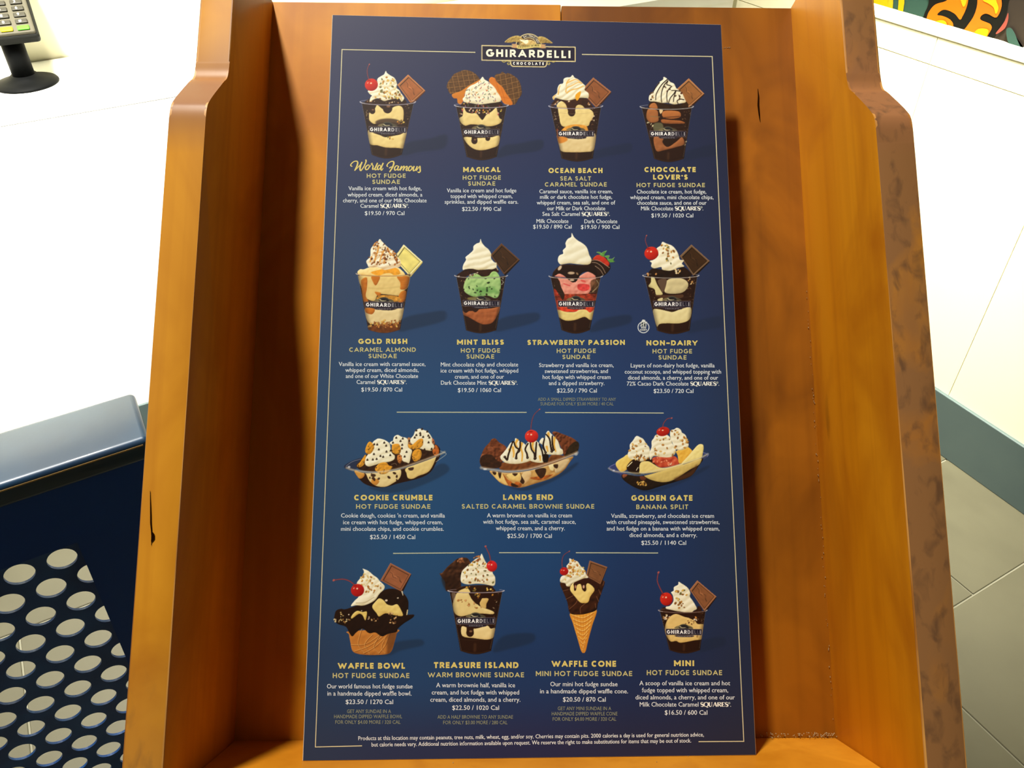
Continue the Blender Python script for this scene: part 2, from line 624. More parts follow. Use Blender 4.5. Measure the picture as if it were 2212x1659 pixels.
# ------------------------------------------------------------------ wooden menu stand
st = empty('menu_stand', HOLD, 'varnished orange wooden menu stand with stepped side rails and a bottom ledge', 'menu stand')
XL, XR, YT = -0.2052, 0.2265, 0.5787
SEAM = 0.0338
b = bmesh.new()
box(b, XL - .01, SEAM - .0003, -.02, YT, -.018, 0, bev=.0006, seg=1)
bpo = put('back_panel', b, M_back1, st)
b = bmesh.new()
box(b, SEAM + .0003, XR + .01, -.02, YT - .001, -.018, 0, bev=.0006, seg=1)
o = put('back_panel', b, M_back2, st)
o['label'] = 'darker reddish board on the right half of the back'
b = bmesh.new()
box(b, XL, XR, -.024, 0, 0, .122, bev=.001, seg=1)
put('ledge', b, M_ledge, st)


def rail_profile(dy=0.0):
    base = [(-.06, -.02), (-.06, .1275), (.395, .1275)]
    # rounded shoulder between the deep lower part and the shallower upper part
    cv = spline([(.395, .1275), (.411, .1268), (.421, .1215), (.444, .1015), (.453, .0935), (.466, .0910)], 9, closed=False)
    base += [(float(y + dy), float(z)) for y, z in cv[1:]]
    base += [(YT - .004, .0905), (YT, .0865), (YT, -.02)]
    return base


for (x0, x1, mt, dy) in ((XL - .0233, XL, M_woodL, .004), (XR, XR + .0242, M_woodR, 0)):
    b = bmesh.new()
    prism(b, rail_profile(dy), x0, x1, 0, bev=.0013, seg=2, bmi=1)
    o = put('side_rail', b, [mt, M_edge], st, smooth=True)
    o.data.set_sharp_from_angle(angle=math.radians(28))
    if x0 > 0:
        o['label'] = 'right rail, scuffed brown and mottled along its front edge'
# pedestal behind and below the back panel
ped = bmesh.new()
pw = HOLD.inverted()
P0 = TURN.inverted() @ HOLD @ Vector((0.01, .25, -.02))
box(ped, P0.x - .09, P0.x + .09, P0.y - .03, P0.y + .05, .03, P0.z - .03, bev=.004)
o = put('pedestal', ped, M_back2, st)
o.matrix_local = HOLD.inverted() @ TURN
ped = bmesh.new()
box(ped, P0.x - .14, P0.x + .14, P0.y - .12, P0.y + .16, 0, .03, bev=.004)
o = put('foot', ped, M_back2, st)
o.matrix_local = HOLD.inverted() @ TURN
# spacer the card is mounted on
b = bmesh.new()
box(b, -.095, .105, .03, .49, .0005, .0405)
put('spacer_block', b, M_ledge, st)


def blob(bm, cx, cy, cz, r, s=(1, 1, 1), seed=0):
    rr = random.Random(seed)
    ret = bmesh.ops.create_icosphere(bm, subdivisions=1, radius=r)
    for v in ret['verts']:
        v.co = Vector((v.co.x * s[0], v.co.y * s[1], v.co.z * s[2])) * rr.uniform(.75, 1.2) + Vector((cx, cy, cz))


b = bmesh.new()
rr = random.Random(3)
for i in range(95):
    x = XR - abs(rr.gauss(0, .02)) if i % 2 else rr.uniform(.16, XR)
    blob(b, x, rr.uniform(0.001, .004), rr.uniform(.001, .006), rr.uniform(.0002, .0006), seed=i)
for i in range(60):
    blob(b, XR - rr.uniform(.0004, .0022), rr.uniform(0.0, .34), .0006, rr.uniform(.00012, .0003), (1, 2.4, 1), seed=900 + i)
for i in range(14):
    blob(b, rr.uniform(XL + .01, XR - .02), .0004, rr.uniform(.01, .1), rr.uniform(.0002, .0005), seed=400 + i)
blob(b, .1612, .0015, .018, .0011, seed=5)
# white chips along a scratch to the right of the card
for i in range(26):
    u = rr.random() ** 2
    blob(b, .1525 + .021 * (1 - u), .5412 - (.006 * rr.random() if i % 5 == 0 else rr.uniform(0, .001)), .0002, rr.uniform(.0001, .0004), (1.6, .8, .5), seed=700 + i)
d = put('dust_crumbs', b, M_crumb, st)
d['kind'] = 'stuff'


def sliver(pts, w, z, name, parent, mat, M=None):
    """thin dark crack lying on a surface, local xy"""
    bm = bmesh.new()
    P = np.array(pts, float)
    n = len(P)
    L, Rr = [], []
    for i in range(n):
        t = P[min(i + 1, n - 1)] - P[max(i - 1, 0)]
        t /= np.linalg.norm(t)
        nn = np.array([-t[1], t[0]])
        ww = w * math.sin(math.pi * (i + .35) / (n - .3)) * .5
        L.append(bm.verts.new((*(P[i] + nn * ww), z)))
        Rr.append(bm.verts.new((*(P[i] - nn * ww), z)))
    for i in range(n - 1):
        bm.faces.new((L[i], Rr[i], Rr[i + 1], L[i + 1]))
    return put(name, bm, mat, parent, M)


def hold_pt(x, y, z=0.0):
    """layout point -> local xy of the stand on the plane at depth z"""
    M = HOLD @ Matrix.Translation((0, 0, z))
    u, v = on_plane(np.array([x]), np.array([y]), M)
    return float(u[0]), float(v[0])


sliver([hold_pt(*q) for q in [(1637, 192), (1638.5, 210), (1638, 228), (1640, 248), (1642, 264)]], .0016, .0003, 'crack', st, M_dark)
sliver([hold_pt(*q, .1275) for q in [(325, 1060), (326, 1100), (326.5, 1130), (328.5, 1152), (327.5, 1178)]], .0009, .1279, 'crack', st, M_dark)
sliver([hold_pt(*q, .1275) for q in [(328, 1148), (331, 1155), (331, 1163), (328, 1170)]], .0022, .1280, 'crack', st, M_dark)

# ------------------------------------------------------------------ printed menu card
mb = empty('menu_board', BOARD, 'dark blue ice cream menu card with gold headings and fifteen sundae pictures', 'menu')

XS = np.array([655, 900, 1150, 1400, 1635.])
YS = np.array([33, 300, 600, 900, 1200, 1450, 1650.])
TAB = np.array([  # printed blue gradient, with part of the lighting falloff painted in
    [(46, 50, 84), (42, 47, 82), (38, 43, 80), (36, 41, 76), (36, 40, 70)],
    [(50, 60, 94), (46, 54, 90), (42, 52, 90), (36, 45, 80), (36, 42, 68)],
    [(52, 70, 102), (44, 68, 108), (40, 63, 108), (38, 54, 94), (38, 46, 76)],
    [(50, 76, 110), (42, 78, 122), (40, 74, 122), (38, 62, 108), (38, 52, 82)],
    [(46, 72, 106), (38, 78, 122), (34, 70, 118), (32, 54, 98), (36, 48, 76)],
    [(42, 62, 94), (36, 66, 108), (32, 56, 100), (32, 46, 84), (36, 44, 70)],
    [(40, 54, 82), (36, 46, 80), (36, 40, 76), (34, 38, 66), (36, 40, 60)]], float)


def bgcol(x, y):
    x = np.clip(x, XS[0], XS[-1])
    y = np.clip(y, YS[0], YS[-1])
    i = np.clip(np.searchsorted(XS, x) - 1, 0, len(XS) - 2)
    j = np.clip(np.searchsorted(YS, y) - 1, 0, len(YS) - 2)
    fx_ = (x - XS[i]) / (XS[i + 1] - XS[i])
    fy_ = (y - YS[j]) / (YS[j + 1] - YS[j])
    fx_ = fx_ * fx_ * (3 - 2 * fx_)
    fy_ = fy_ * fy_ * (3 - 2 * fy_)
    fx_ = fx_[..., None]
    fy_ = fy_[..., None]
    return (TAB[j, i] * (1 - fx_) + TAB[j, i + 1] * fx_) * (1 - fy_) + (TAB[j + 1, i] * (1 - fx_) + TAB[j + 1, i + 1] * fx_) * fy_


M_print = new_mat('menu_print', (255, 255, 255), 0.5, spec=0.22)
_nt = M_print.node_tree
_at = _nt.nodes.new('ShaderNodeAttribute')
_at.attribute_name = 'Col'
_nt.links.new(_at.outputs['Color'], _nt.nodes['Principled BSDF'].inputs['Base Color'])
_n = _nt.nodes.new('ShaderNodeTexNoise')
_n.inputs['Scale'].default_value = 1800
_tc = _nt.nodes.new('ShaderNodeTexCoord')
_nt.links.new(_tc.outputs['Object'], _n.inputs['Vector'])
_bp = _nt.nodes.new('ShaderNodeBump')
_bp.inputs['Strength'].default_value = 0.1
_bp.inputs['Distance'].default_value = 0.0001
_nt.links.new(_n.outputs['Fac'], _bp.inputs['Height'])
_nt.links.new(_bp.outputs[0], _nt.nodes['Principled BSDF'].inputs['Normal'])
M_card = new_mat('card_edge', (210, 206, 190), 0.7)


def raw_mesh(name, V, Fq, C, mat=None, parent=None, label=None):
    """V (n,3), Fq (m,3|4), C (n,3) srgb 0-255 printed colours"""
    me = bpy.data.meshes.new(name)
    V = np.asarray(V, np.float32)
    Fq = np.asarray(Fq, np.int32)
    k = Fq.shape[1]
    me.vertices.add(len(V))
    me.vertices.foreach_set('co', V.ravel())
    me.loops.add(Fq.size)
    me.loops.foreach_set('vertex_index', Fq.ravel())
    me.polygons.add(len(Fq))
    me.polygons.foreach_set('loop_start', np.arange(0, Fq.size, k, dtype=np.int32))
    me.update(calc_edges=True)
    at = me.color_attributes.new('Col', 'FLOAT_COLOR', 'POINT')
    A = np.ones((len(V), 4), np.float32)
    A[:, :3] = lin(C)
    at.data.foreach_set('color', A.ravel())
    me.materials.append(mat or M_print)
    o = bpy.data.objects.new(name, me)
    COL.objects.link(o)
    if parent:
        o.parent = parent
    if label:
        o['label'] = label
    return o


# the card: thin board, front face printed with the blue ground, some light falloff in its colours
b = bmesh.new()
box(b, -BW / 2, BW / 2, 0, BH, -.003, -.00012, bev=.0004, seg=1)
put('card', b, M_card, mb)
gx = np.linspace(-BW / 2 + .0004, BW / 2 - .0004, 60)
gy = np.linspace(.0004, BH - .0004, 100)
GXX, GYY = np.meshgrid(gx, gy)
# layout coordinates of the card points
_R = np.array(BOARD.to_3x3())
_T = np.array(BOARD.to_translation())
_w = np.stack([GXX, GYY, 0 * GXX], -1) @ _R.T + _T - np.array([0, 0, CAM_H])
_c = _w @ _Rc
_px = CX + FPX * _c[..., 0] / -_c[..., 2]
_py = CY - FPX * _c[..., 1] / -_c[..., 2]
idx = np.arange(GXX.size).reshape(GXX.shape)
Fq = np.stack([idx[:-1, :-1], idx[:-1, 1:], idx[1:, 1:], idx[1:, :-1]], -1).reshape(-1, 4)
raw_mesh('shaded_print_ground', np.stack([GXX, GYY, 0 * GXX], -1).reshape(-1, 3), Fq, bgcol(_px, _py).reshape(-1, 3), parent=mb)

# ---- a small painter: prints each picture as a fine coloured mesh lying on the card
CREAM = (255, 252, 228)
CREAMS = (196, 178, 126)
VAN = (246, 224, 152)
VANS = (186, 150, 82)
FUD = (46, 22, 10)
FUDL = (96, 56, 30)
FUDS = (20, 9, 4)
MILK = (168, 100, 56)
MILKS = (92, 48, 22)
NUTS = [(214, 160, 60), (188, 124, 40), (232, 190, 90), (140, 88, 30), (110, 104, 50)]


def lattice_noise(X, Y, s, seed):
    r = np.random.RandomState(seed)
    G_ = r.rand(64, 64)
    x = X / s + seed * 3.17
    y = Y / s + seed * 1.71
    xi = np.floor(x).astype(int)
    yi = np.floor(y).astype(int)
    f = x - xi
    g = y - yi
    f = f * f * (3 - 2 * f)
    g = g * g * (3 - 2 * g)
    a = G_[yi % 64, xi % 64] * (1 - f) + G_[yi % 64, (xi + 1) % 64] * f
    c = G_[(yi + 1) % 64, xi % 64] * (1 - f) + G_[(yi + 1) % 64, (xi + 1) % 64] * f
    return a * (1 - g) + c * g


def gauss(M, s):
    if s < 0.25:
        return M
    n = int(s * 3) + 1
    k = np.exp(-0.5 * (np.arange(-n, n + 1) / s) ** 2)
    k /= k.sum()
    P = np.pad(M, ((n, n), (0, 0)), 'edge')
    A = sum(k[i] * P[i:i + M.shape[0]] for i in range(2 * n + 1))
    P = np.pad(A, ((0, 0), (n, n)), 'edge')
    return sum(k[i] * P[:, i:i + M.shape[1]] for i in range(2 * n + 1))


class Pic:
    def __init__(s, ox, oy, k, W_, H_):
        s.ox, s.oy, s.k = ox, oy, k
        s.w, s.h = int(W_ * k) + 1, int(H_ * k) + 1
        xs = np.arange(s.w) / k
        ys = np.arange(s.h) / k
        s.X, s.Y = np.meshgrid(xs, ys)
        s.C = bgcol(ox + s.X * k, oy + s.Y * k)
        s.A = np.zeros((s.h, s.w))
        s.seed = 1

    # masks -------------------------------------------------
    def poly(s, pts, sm=True):
        P = spline(pts, 4) if sm else np.array(pts, float)
        P = P * s.k
        M = np.zeros((s.h, s.w))
        x0 = max(int(P[:, 0].min()) - 1, 0)
        x1 = min(int(P[:, 0].max()) + 2, s.w)
        y0 = max(int(P[:, 1].min()) - 1, 0)
        y1 = min(int(P[:, 1].max()) + 2, s.h)
        if x1 <= x0 or y1 <= y0:
            return M
        Q = np.roll(P, -1, 0)
        for sy in (-.375, -.125, .125, .375):
            for sx in (-.375, -.125, .125, .375):
                yy = (np.arange(y0, y1) + sy)[:, None]
                up = (P[:, 1][None] > yy) != (Q[:, 1][None] > yy)
                dy = Q[:, 1] - P[:, 1]
                dy = np.where(np.abs(dy) < 1e-9, 1e-9, dy)
                xc = P[:, 0] + (yy - P[:, 1]) * (Q[:, 0] - P[:, 0]) / dy
                xx = np.arange(x0, x1) + sx
                M[y0:y1, x0:x1] += ((up[:, None, :] & (xx[None, :, None] < xc[:, None, :])).sum(-1) % 2) / 16.0
        return M

    def line(s, pts, w, w1=None, sm=True):
        P = (spline(pts, 4, closed=False) if sm and len(pts) > 2 else np.array(pts, float)) * s.k
        w *= s.k
        w1 = w if w1 is None else w1 * s.k
        best = np.full((s.h, s.w), -9.0)
        XX, YY = s.X * s.k, s.Y * s.k
        n = len(P) - 1
        for i in range(n):
            a, c = P[i], P[i + 1]
            d = c - a
            L = max((d ** 2).sum(), 1e-9)
            t = np.clip(((XX - a[0]) * d[0] + (YY - a[1]) * d[1]) / L, 0, 1)
            dist = np.hypot(XX - a[0] - t * d[0], YY - a[1] - t * d[1])
            hw = 0.5 * (w + (w1 - w) * (i + t) / n)
            best = np.maximum(best, hw - dist)
        return np.clip(best + 0.5, 0, 1)

    def ell(s, cx, cy, rx, ry, ang=0):
        a = math.radians(ang)
        dx, dy = (s.X - cx), (s.Y - cy)
        u = (dx * math.cos(a) + dy * math.sin(a)) / rx
        v = (-dx * math.sin(a) + dy * math.cos(a)) / ry
        r = np.sqrt(u * u + v * v)
        return np.clip((1 - r) * min(rx, ry) * s.k + 0.5, 0, 1)

    # paint -------------------------------------------------
    def put(s, M, c, al=1.0, bl=0, clip=None, nz=0, ns=40):
        if bl:
            M = gauss(M, bl * s.k)
        if clip is not None:
            M = M * clip
        M = M * al
        c = np.asarray(c, float)
        if c.ndim == 1:
            c = c[None, None]
        if nz:
            s.seed += 1
            n = (lattice_noise(s.X, s.Y, ns, s.seed) + .5 * lattice_noise(s.X, s.Y, ns / 2.3, s.seed + 9) - .75)[..., None]
            c = c * (1 + nz * n)
        s.C = s.C * (1 - M[..., None]) + np.clip(c, 0, 255) * M[..., None]
        s.A = np.maximum(s.A, M)

    def P(s, pts, c, sm=True, **k):
        s.put(s.poly(pts, sm), c, **k)

    def S(s, pts, w, c, w1=None, sm=True, **k):
        s.put(s.line(pts, w, w1, sm), c, **k)

    def E(s, cx, cy, rx, ry, c, ang=0, **k):
        s.put(s.ell(cx, cy, rx, ry, ang), c, **k)

    def relief(s, M, base, dark, light=None, r=22, st=6.0, ridge=None, nz=.25, ns=40, clip=None, al=1.0):
        """paint a mask as a rounded, side lit form. ridge = (angle, period, height, warp)"""
        s.seed += 1
        H = gauss(M, r * s.k) * r * s.k + gauss(M, r * s.k * .35) * r * s.k * .35
        H = H + nz * 5 * lattice_noise(s.X, s.Y, ns, s.seed) * s.k * 6
        if ridge:
            a, per, hh, wp = ridge
            a = math.radians(a)
            u = -s.X * math.sin(a) + s.Y * math.cos(a)
            u = u + wp * lattice_noise(s.X, s.Y, 160, s.seed + 3)
            ph = 2 * math.pi * u / per
            H = H + hh * (1 - np.abs(np.sin(ph / 2)) ** 1.6) * -1 * s.k * 17
        gy_, gx_ = np.gradient(H)
        l = 0.62 + st * 0.1 * (gx_ * 0.55 + gy_ * 0.85)
        l = np.clip(l, 0, 1.25)[..., None]
        base, dark = np.asarray(base, float), np.asarray(dark, float)
        c = dark + (base - dark) * np.clip(l * 1.35, 0, 1)
        if light is not None:
            c = c + (np.asarray(light, float) - c) * np.clip((l - .85) * 2.2, 0, 1)
        s.put(M, c, al=al, clip=clip)

    def cream(s, pts, ridge=(-12, 70, .55, 60), sm=True, dark=CREAMS, base=CREAM):
        M = s.poly(pts, sm)
        s.relief(M, base, dark, (255, 255, 246), r=30, st=5.2, ridge=ridge, nz=.12)
        return M

    def specks(s, M, n, cols, sz=(8, 18), seed=3, clip=None):
        r = random.Random(seed)
        ys, xs = np.where(M > .6)
        if len(xs) == 0:
            return
        for i in range(n):
            q = r.randrange(len(xs))
            cx, cy = xs[q] / s.k, ys[q] / s.k
            a = r.uniform(0, 180)
            rx = r.uniform(*sz)
            c = r.choice(cols)
            s.E(cx + 2, cy + 3, rx, rx * .7, tuple(v * .45 for v in c), ang=a, al=.55)
            s.E(cx, cy, rx, rx * r.uniform(.5, .8), c, ang=a)
            if r.random() < .5:
                s.E(cx - 2, cy - 2, rx * .4, rx * .3, tuple(min(255, v + 50) for v in c), ang=a, al=.8)

    def cherry(s, cx, cy, rx, ry, stem, c=(214, 44, 28), sw=11):
        s.S(stem, sw, (112, 40, 46), w1=sw * .8)
        s.S([(p[0] - 2, p[1]) for p in stem], sw * .35, (190, 110, 110), al=.6)
        s.E(stem[-1][0], stem[-1][1], sw * 1.0, sw * .8, (180, 90, 84), ang=-35)
        M = s.ell(cx, cy, rx, ry, -12)
        s.relief(M, c, (136, 12, 8), (240, 84, 56), r=min(rx, ry) * .5, st=5.5, nz=.05)
        s.E(stem[0][0], cy - ry * .72, rx * .3, ry * .12, (150, 20, 12), al=.8, bl=2)
        s.E(cx - rx * .05, cy - ry * .25, rx * .13, ry * .12, (255, 226, 190), bl=1)
        s.E(cx - rx * .55, cy - ry * .3, rx * .12, ry * .08, (255, 190, 160), al=.9, ang=-40)

    def square(s, pts, face, rim, edge, th=(22, 18), emboss=True):
        """chocolate square: pts = four corners top, right, bottom, left"""
        P_ = np.array(pts, float)
        o = np.array(th, float)
        s.P(np.array([P_[0], P_[1], P_[1] + o * [.1, 1], P_[2] + o, P_[2], P_[3]]), edge, sm=False)
        s.P(P_, rim, sm=False)
        c = P_.mean(0)
        s.P(c + (P_ - c) * .86 + (2, 2), tuple(v * .5 for v in face), sm=False)
        s.P(c + (P_ - c) * .80 + (5, 6), face, sm=False, nz=.12, ns=90)
        s.S([P_[3], P_[0], P_[1]], 6, tuple(min(255, v * 1.35 + 10) for v in rim), sm=False, al=.8)
        if emboss:
            e = (P_[1] - P_[0]) / np.linalg.norm(P_[1] - P_[0])
            f = np.array([-e[1], e[0]])
            u = np.linalg.norm(P_[1] - P_[0]) / 300.0

            def T(x, y):
                return tuple(c + e * x * u + f * y * u)
            hi = tuple(min(255, v * 1.22 + 8) for v in face)
            lo = tuple(v * .68 for v in face)
            s.S([T(-95, -30), T(-60, -24), T(-35, 8), T(0, 6)], 13 * u, lo, w1=8 * u)
            s.S([T(-95, -34), T(-60, -30), T(-32, 0)], 6 * u, hi)
            s.E(*T(-6, 0), 24 * u, 13 * u, hi, ang=40)
            s.E(*T(-2, 6), 20 * u, 8 * u, lo, ang=40, al=.7)
            s.S([T(12, -22), T(46, -22), T(66, 10), T(92, 24)], 9 * u, lo, w1=14 * u)
            s.S([T(8, -26), T(44, -27), T(64, 2)], 4 * u, hi, al=.8)
            s.S([T(-50, 42), T(60, 44)], 5 * u, lo, al=.35)

    def shadow(s, pts, al=.42):
        s.P(pts, (26, 36, 52), al=al, bl=13)

    def cup(s, rim, base, inside, label=True, tint=(206, 206, 228)):
        """rim=(xl,xr,y,ry) base=(xl,xr,y,ry)  inside(clip) paints what shows through the clear wall"""
        xl, xr_, y, ry = rim
        bl_, br_, by, bry = base
        arc = [(bl_ + (br_ - bl_) * t, by + bry * math.sin(math.pi * t)) for t in np.linspace(0, 1, 9)]
        top = [(xr_ - (xr_ - xl) * t, y + ry * math.sin(math.pi * t)) for t in np.linspace(0.03, .97, 9)]
        M = s.poly(arc + top, sm=False)
        s.relief(M, FUD, FUDS, FUDL, r=40, st=2.2, nz=.1, ns=60)
        rr_ = random.Random(int(s.ox) + 11)
        for _i in range(46):
            ty = rr_.uniform(.04, .62)
            sd = rr_.choice((-1, 1))
            cxx = (xl + xr_) / 2 + sd * ((xr_ - xl) / 2) * rr_.uniform(.62, .95) * (1 - .28 * ty)
            cyy = y + (by - y) * ty
            s.E(cxx, cyy, rr_.uniform(4, 16), rr_.uniform(2, 7), rr_.choice([(120, 84, 56), (164, 132, 96), (84, 52, 30), (204, 184, 150)]), ang=rr_.uniform(-70, 70), al=rr_.uniform(.4, .9), clip=M, bl=1)
        inside(M)
        for _i in range(5):
            yy_ = y + (by - y) * rr_.uniform(.1, .8)
            s.S([(xl + 60, yy_), ((xl + xr_) / 2, yy_ + 26), (xr_ - 80, yy_ - 4)], 5, (230, 214, 180), al=.10, clip=M)
        # the clear wall: darker towards the sides, thin reflections
        t = np.clip((s.Y - y) / (by - y), 0, 1)
        cl = xl + (bl_ - xl) * t
        cr = xr_ + (br_ - xr_) * t
        u = np.abs((s.X - (cl + cr) / 2) / ((cr - cl) / 2))
        s.put(M * np.clip((u - .72) / .28, 0, 1) ** 1.5, (30, 18, 12), al=.62)
        s.S([(xl + 22, y + 20), (bl_ + 12, by - 6)], 5, (225, 215, 200), al=.28)
        s.S([(xr_ - 26, y + 30), (br_ - 12, by - 30)], 6, (235, 225, 205), al=.22)
        s.S([((bl_ + br_) / 2 - 10, by - 90), ((bl_ + br_) / 2 - 14, by)], 36, (150, 110, 70), al=.2, bl=8)
        s.S([(bl_ + 6, by - 12 + bry * .2)] + [(a, c - 14) for a, c in arc[1:-1]] + [(br_ - 6, by - 12 + bry * .2)], 6, (120, 84, 52), al=.35)

    def rimline(s, rim, col=(196, 192, 214), al=.85, back=True):
        xl, xr_, y, ry = rim
        n = 17
        f = [(xl + (xr_ - xl) * (1 - math.cos(math.pi * t)) / 2, y + ry * math.sin(math.pi * t)) for t in np.linspace(0, 1, n)]
        bk = [(xl + (xr_ - xl) * (1 - math.cos(math.pi * t)) / 2, y - ry * .75 * math.sin(math.pi * t)) for t in np.linspace(0, 1, n)]
        if back:
            s.S(bk[:5], 7, col, al=.55)
            s.S(bk[-4:], 7, col, al=.55)
        s.S(f, 15, tuple(v * .55 for v in col), al=.45)
        s.S(f, 7, col, al=al)
        s.S(f[:4], 13, (240, 240, 250), al=.6, w1=5)
        s.S(f[-3:], 6, (240, 240, 250), al=.6, w1=13)

    def drips(s, M, y0, xs, col=FUD, hi=True):
        """fudge tongues hanging from y0: xs = (x, width, length)"""
        for x, w, L in xs:
            s.S([(x, y0 - 20), (x, y0 + L * .6), (x - 2, y0 + L)], w, col, clip=M)
            s.E(x, y0 + L - 4, w * .55, w * .6, col, clip=M)
            if hi:
                s.E(x + w * .1, y0 + L - w * .25, w * .22, w * .14, (150, 110, 80), clip=M, al=.8, bl=2)

    def label(s, x0, y0, x1, y1, hgt, fade=True):
        """dark name band with pale outline and the eagle emblem over it"""
        cx = (x0 + x1) / 2 + 4
        yc = (y0 + y1) / 2
        w = x1 - x0
        s.E(cx - 6, yc - 8, w * .16, hgt * .68, (78, 76, 64))
        s.P([(cx - w * .26, yc - 6), (cx - w * .2, yc - hgt * .42), (cx - w * .05, yc - hgt * .5), (cx, yc - 4)], (122, 112, 78), al=.9)
        s.P([(cx + w * .24, yc + 2), (cx + w * .2, yc - hgt * .36), (cx + w * .06, yc - hgt * .5), (cx, yc - 2)], (84, 78, 60), al=.9)
        s.E(cx - 4, yc - hgt * .12, w * .13, hgt * .5, (34, 32, 34))
        s.S([(cx - w * .11, yc - hgt * .34), (cx - w * .05, yc - hgt * .16), (cx + w * .05, yc - hgt * .2)], 13, (226, 214, 168), w1=5)
        s.S([(cx - w * .18, yc + 2), (cx, yc + 8), (cx + w * .17, yc + 4)], 14, (150, 140, 104))
        q = [(x0, y0), (x1, y1), (x1 - 2, y1 + hgt), (x0 + 8, y0 + hgt)]
        s.P(q, (150, 140, 150), sm=False, al=.85)
        c = np.mean(q, 0)
        qq = [((a - c[0]) * (1 - 10.0 / w) + c[0], (b_ - c[1]) * (1 - 10.0 / hgt) + c[1]) for a, b_ in q]
        s.P(qq, (30, 24, 40), sm=False)
        s.P([(x0 + w * .28, y0 + hgt + 4), (x0 + w * .74, y0 + hgt + 6), (x0 + w * .72, y0 + hgt + 34), (x0 + w * .32, y0 + hgt + 32)], (44, 36, 52), al=.92)
        s.names.append((x0, y0, x1, y1, hgt))

    names = None
    fade = True

    def done(s, label, layer=1):
        ex = np.clip((s.w - 1 - np.arange(s.w)) / 16.0, 0, 1)[None, :]
        if s.fade:
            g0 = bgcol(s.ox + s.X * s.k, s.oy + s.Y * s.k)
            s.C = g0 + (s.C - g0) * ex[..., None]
        keep = s.A > .006
        K = keep.copy()
        K[1:] |= keep[:-1]
        K[:-1] |= keep[1:]
        K[:, 1:] |= keep[:, :-1]
        K[:, :-1] |= keep[:, 1:]
        quad = K[:-1, :-1] & K[1:, :-1] & K[:-1, 1:] & K[1:, 1:]
        idx_ = np.arange(s.w * s.h).reshape(s.h, s.w)
        F_ = np.stack([idx_[1:, :-1], idx_[1:, 1:], idx_[:-1, 1:], idx_[:-1, :-1]], -1)[quad]
        used = np.unique(F_)
        remap = np.full(s.w * s.h, -1)
        remap[used] = np.arange(len(used))
        x = (s.ox + s.X * s.k).ravel()[used]
        y = (s.oy + s.Y * s.k).ravel()[used]
        u, v = menu_pt(x, y)
        z = np.full_like(u, layer * .000012)
        C_ = s.C.reshape(-1, 3)[used]
        fade = s.A.reshape(-1)[used]
        # towards the border the picture melts into the printed ground
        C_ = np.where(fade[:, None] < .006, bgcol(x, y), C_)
        return raw_mesh('sundae_picture', np.stack([u, v, z], -1), remap[F_], C_, parent=mb, label=label)


LOGOS = []


_NP = [0]


def fin(p_, label, layer=1):
    _NP[0] += 1
    layer = layer + (16 - _NP[0]) * .03
    for (x0, y0, x1, y1, hg) in p_.names:
        LOGOS.append((p_.ox + x0 * p_.k, p_.oy + y0 * p_.k, p_.ox + x1 * p_.k, p_.oy + y1 * p_.k, hg * p_.k))
    return p_.done(label, layer)


def pic(ox, oy, k, w, h):
    p_ = Pic(ox, oy, k, w, h)
    p_.names = []
    return p_


def blobs(p_, clip, items):
    for pts, c, d in items:
        M = p_.poly(pts) * clip
        p_.relief(M, c, d, tuple(min(255, v + 25) for v in c), r=26, st=4, nz=.35, ns=50)


# 1 ---- vanilla and fudge, cherry, milk chocolate square
p = pic(740, 120, .14464, 1640, 1600)
p.shadow([(880, 1500), (1150, 1440), (1521, 1380), (1560, 1180), (1300, 1240), (1000, 1290), (900, 1380)])
p.square([(978, 288), (1232, 524), (1020, 716), (820, 440)], MILK, (186, 120, 72), MILKS)
rim = (262, 1090, 690, 48)


def ins(c):
    blobs(p, c, [([(520, 740), (600, 800), (700, 820), (760, 770), (850, 750), (905, 800), (910, 920), (880, 990), (700, 1000), (560, 1000), (470, 1020), (400, 960), (400, 860), (440, 850), (490, 780)], VAN, VANS),
                 ([(380, 1120), (470, 1160), (560, 1190), (640, 1220), (760, 1200), (860, 1180), (960, 1150), (945, 1370), (800, 1378), (640, 1372), (520, 1340), (405, 1315)], VAN, VANS)])
    p.drips(c, 720, [(445, 80, 110), (672, 130, 70)])
    p.E(680, 1000, 190, 60, (70, 50, 34), clip=c, al=.9, bl=6)
    p.specks(p.poly([(820, 960), (910, 970), (900, 1020), (830, 1010)]), 8, NUTS, clip=c)
    p.specks(p.poly([(330, 740), (390, 740), (380, 940), (340, 900)]) + p.poly([(930, 760), (1000, 760), (980, 980), (930, 1000)]), 8, [(196, 170, 130), (170, 140, 90)], sz=(5, 11))
    p.specks(p.poly([(660, 1210), (760, 1210), (740, 1250), (680, 1240)]), 5, NUTS)


p.cup(rim, (435, 885, 1480, 58), ins)
p.P([(330, 690), (420, 640), (560, 650), (700, 640), (860, 620), (935, 660), (950, 710), (800, 735), (560, 738), (400, 722)], FUD, nz=.3)
p.specks(p.poly([(330, 680), (480, 680), (900, 690), (880, 720), (400, 710)]), 10, [(180, 130, 90), (220, 190, 150)], sz=(5, 14))
M = p.cream([(645, 228), (665, 262), (720, 300), (780, 340), (812, 420), (806, 480), (850, 520), (870, 560), (910, 610), (918, 650), (880, 690), (840, 640), (700, 660), (620, 680), (540, 640), (480, 650), (405, 690), (420, 620), (440, 600), (400, 570), (378, 525), (440, 520), (500, 490), (520, 430), (520, 350), (570, 310), (620, 280)])
p.specks(p.poly([(560, 300), (700, 320), (780, 380), (790, 470), (890, 600), (900, 660), (760, 650), (640, 640), (470, 640), (520, 520), (560, 430)]), 70, NUTS + [(245, 225, 160)] * 2, sz=(8, 20))
p.cherry(430, 436, 98, 92, [(392, 355), (372, 280), (372, 200), (400, 130)])
p.rimline(rim)
p.label(390, 1056, 955, 1066, 92)
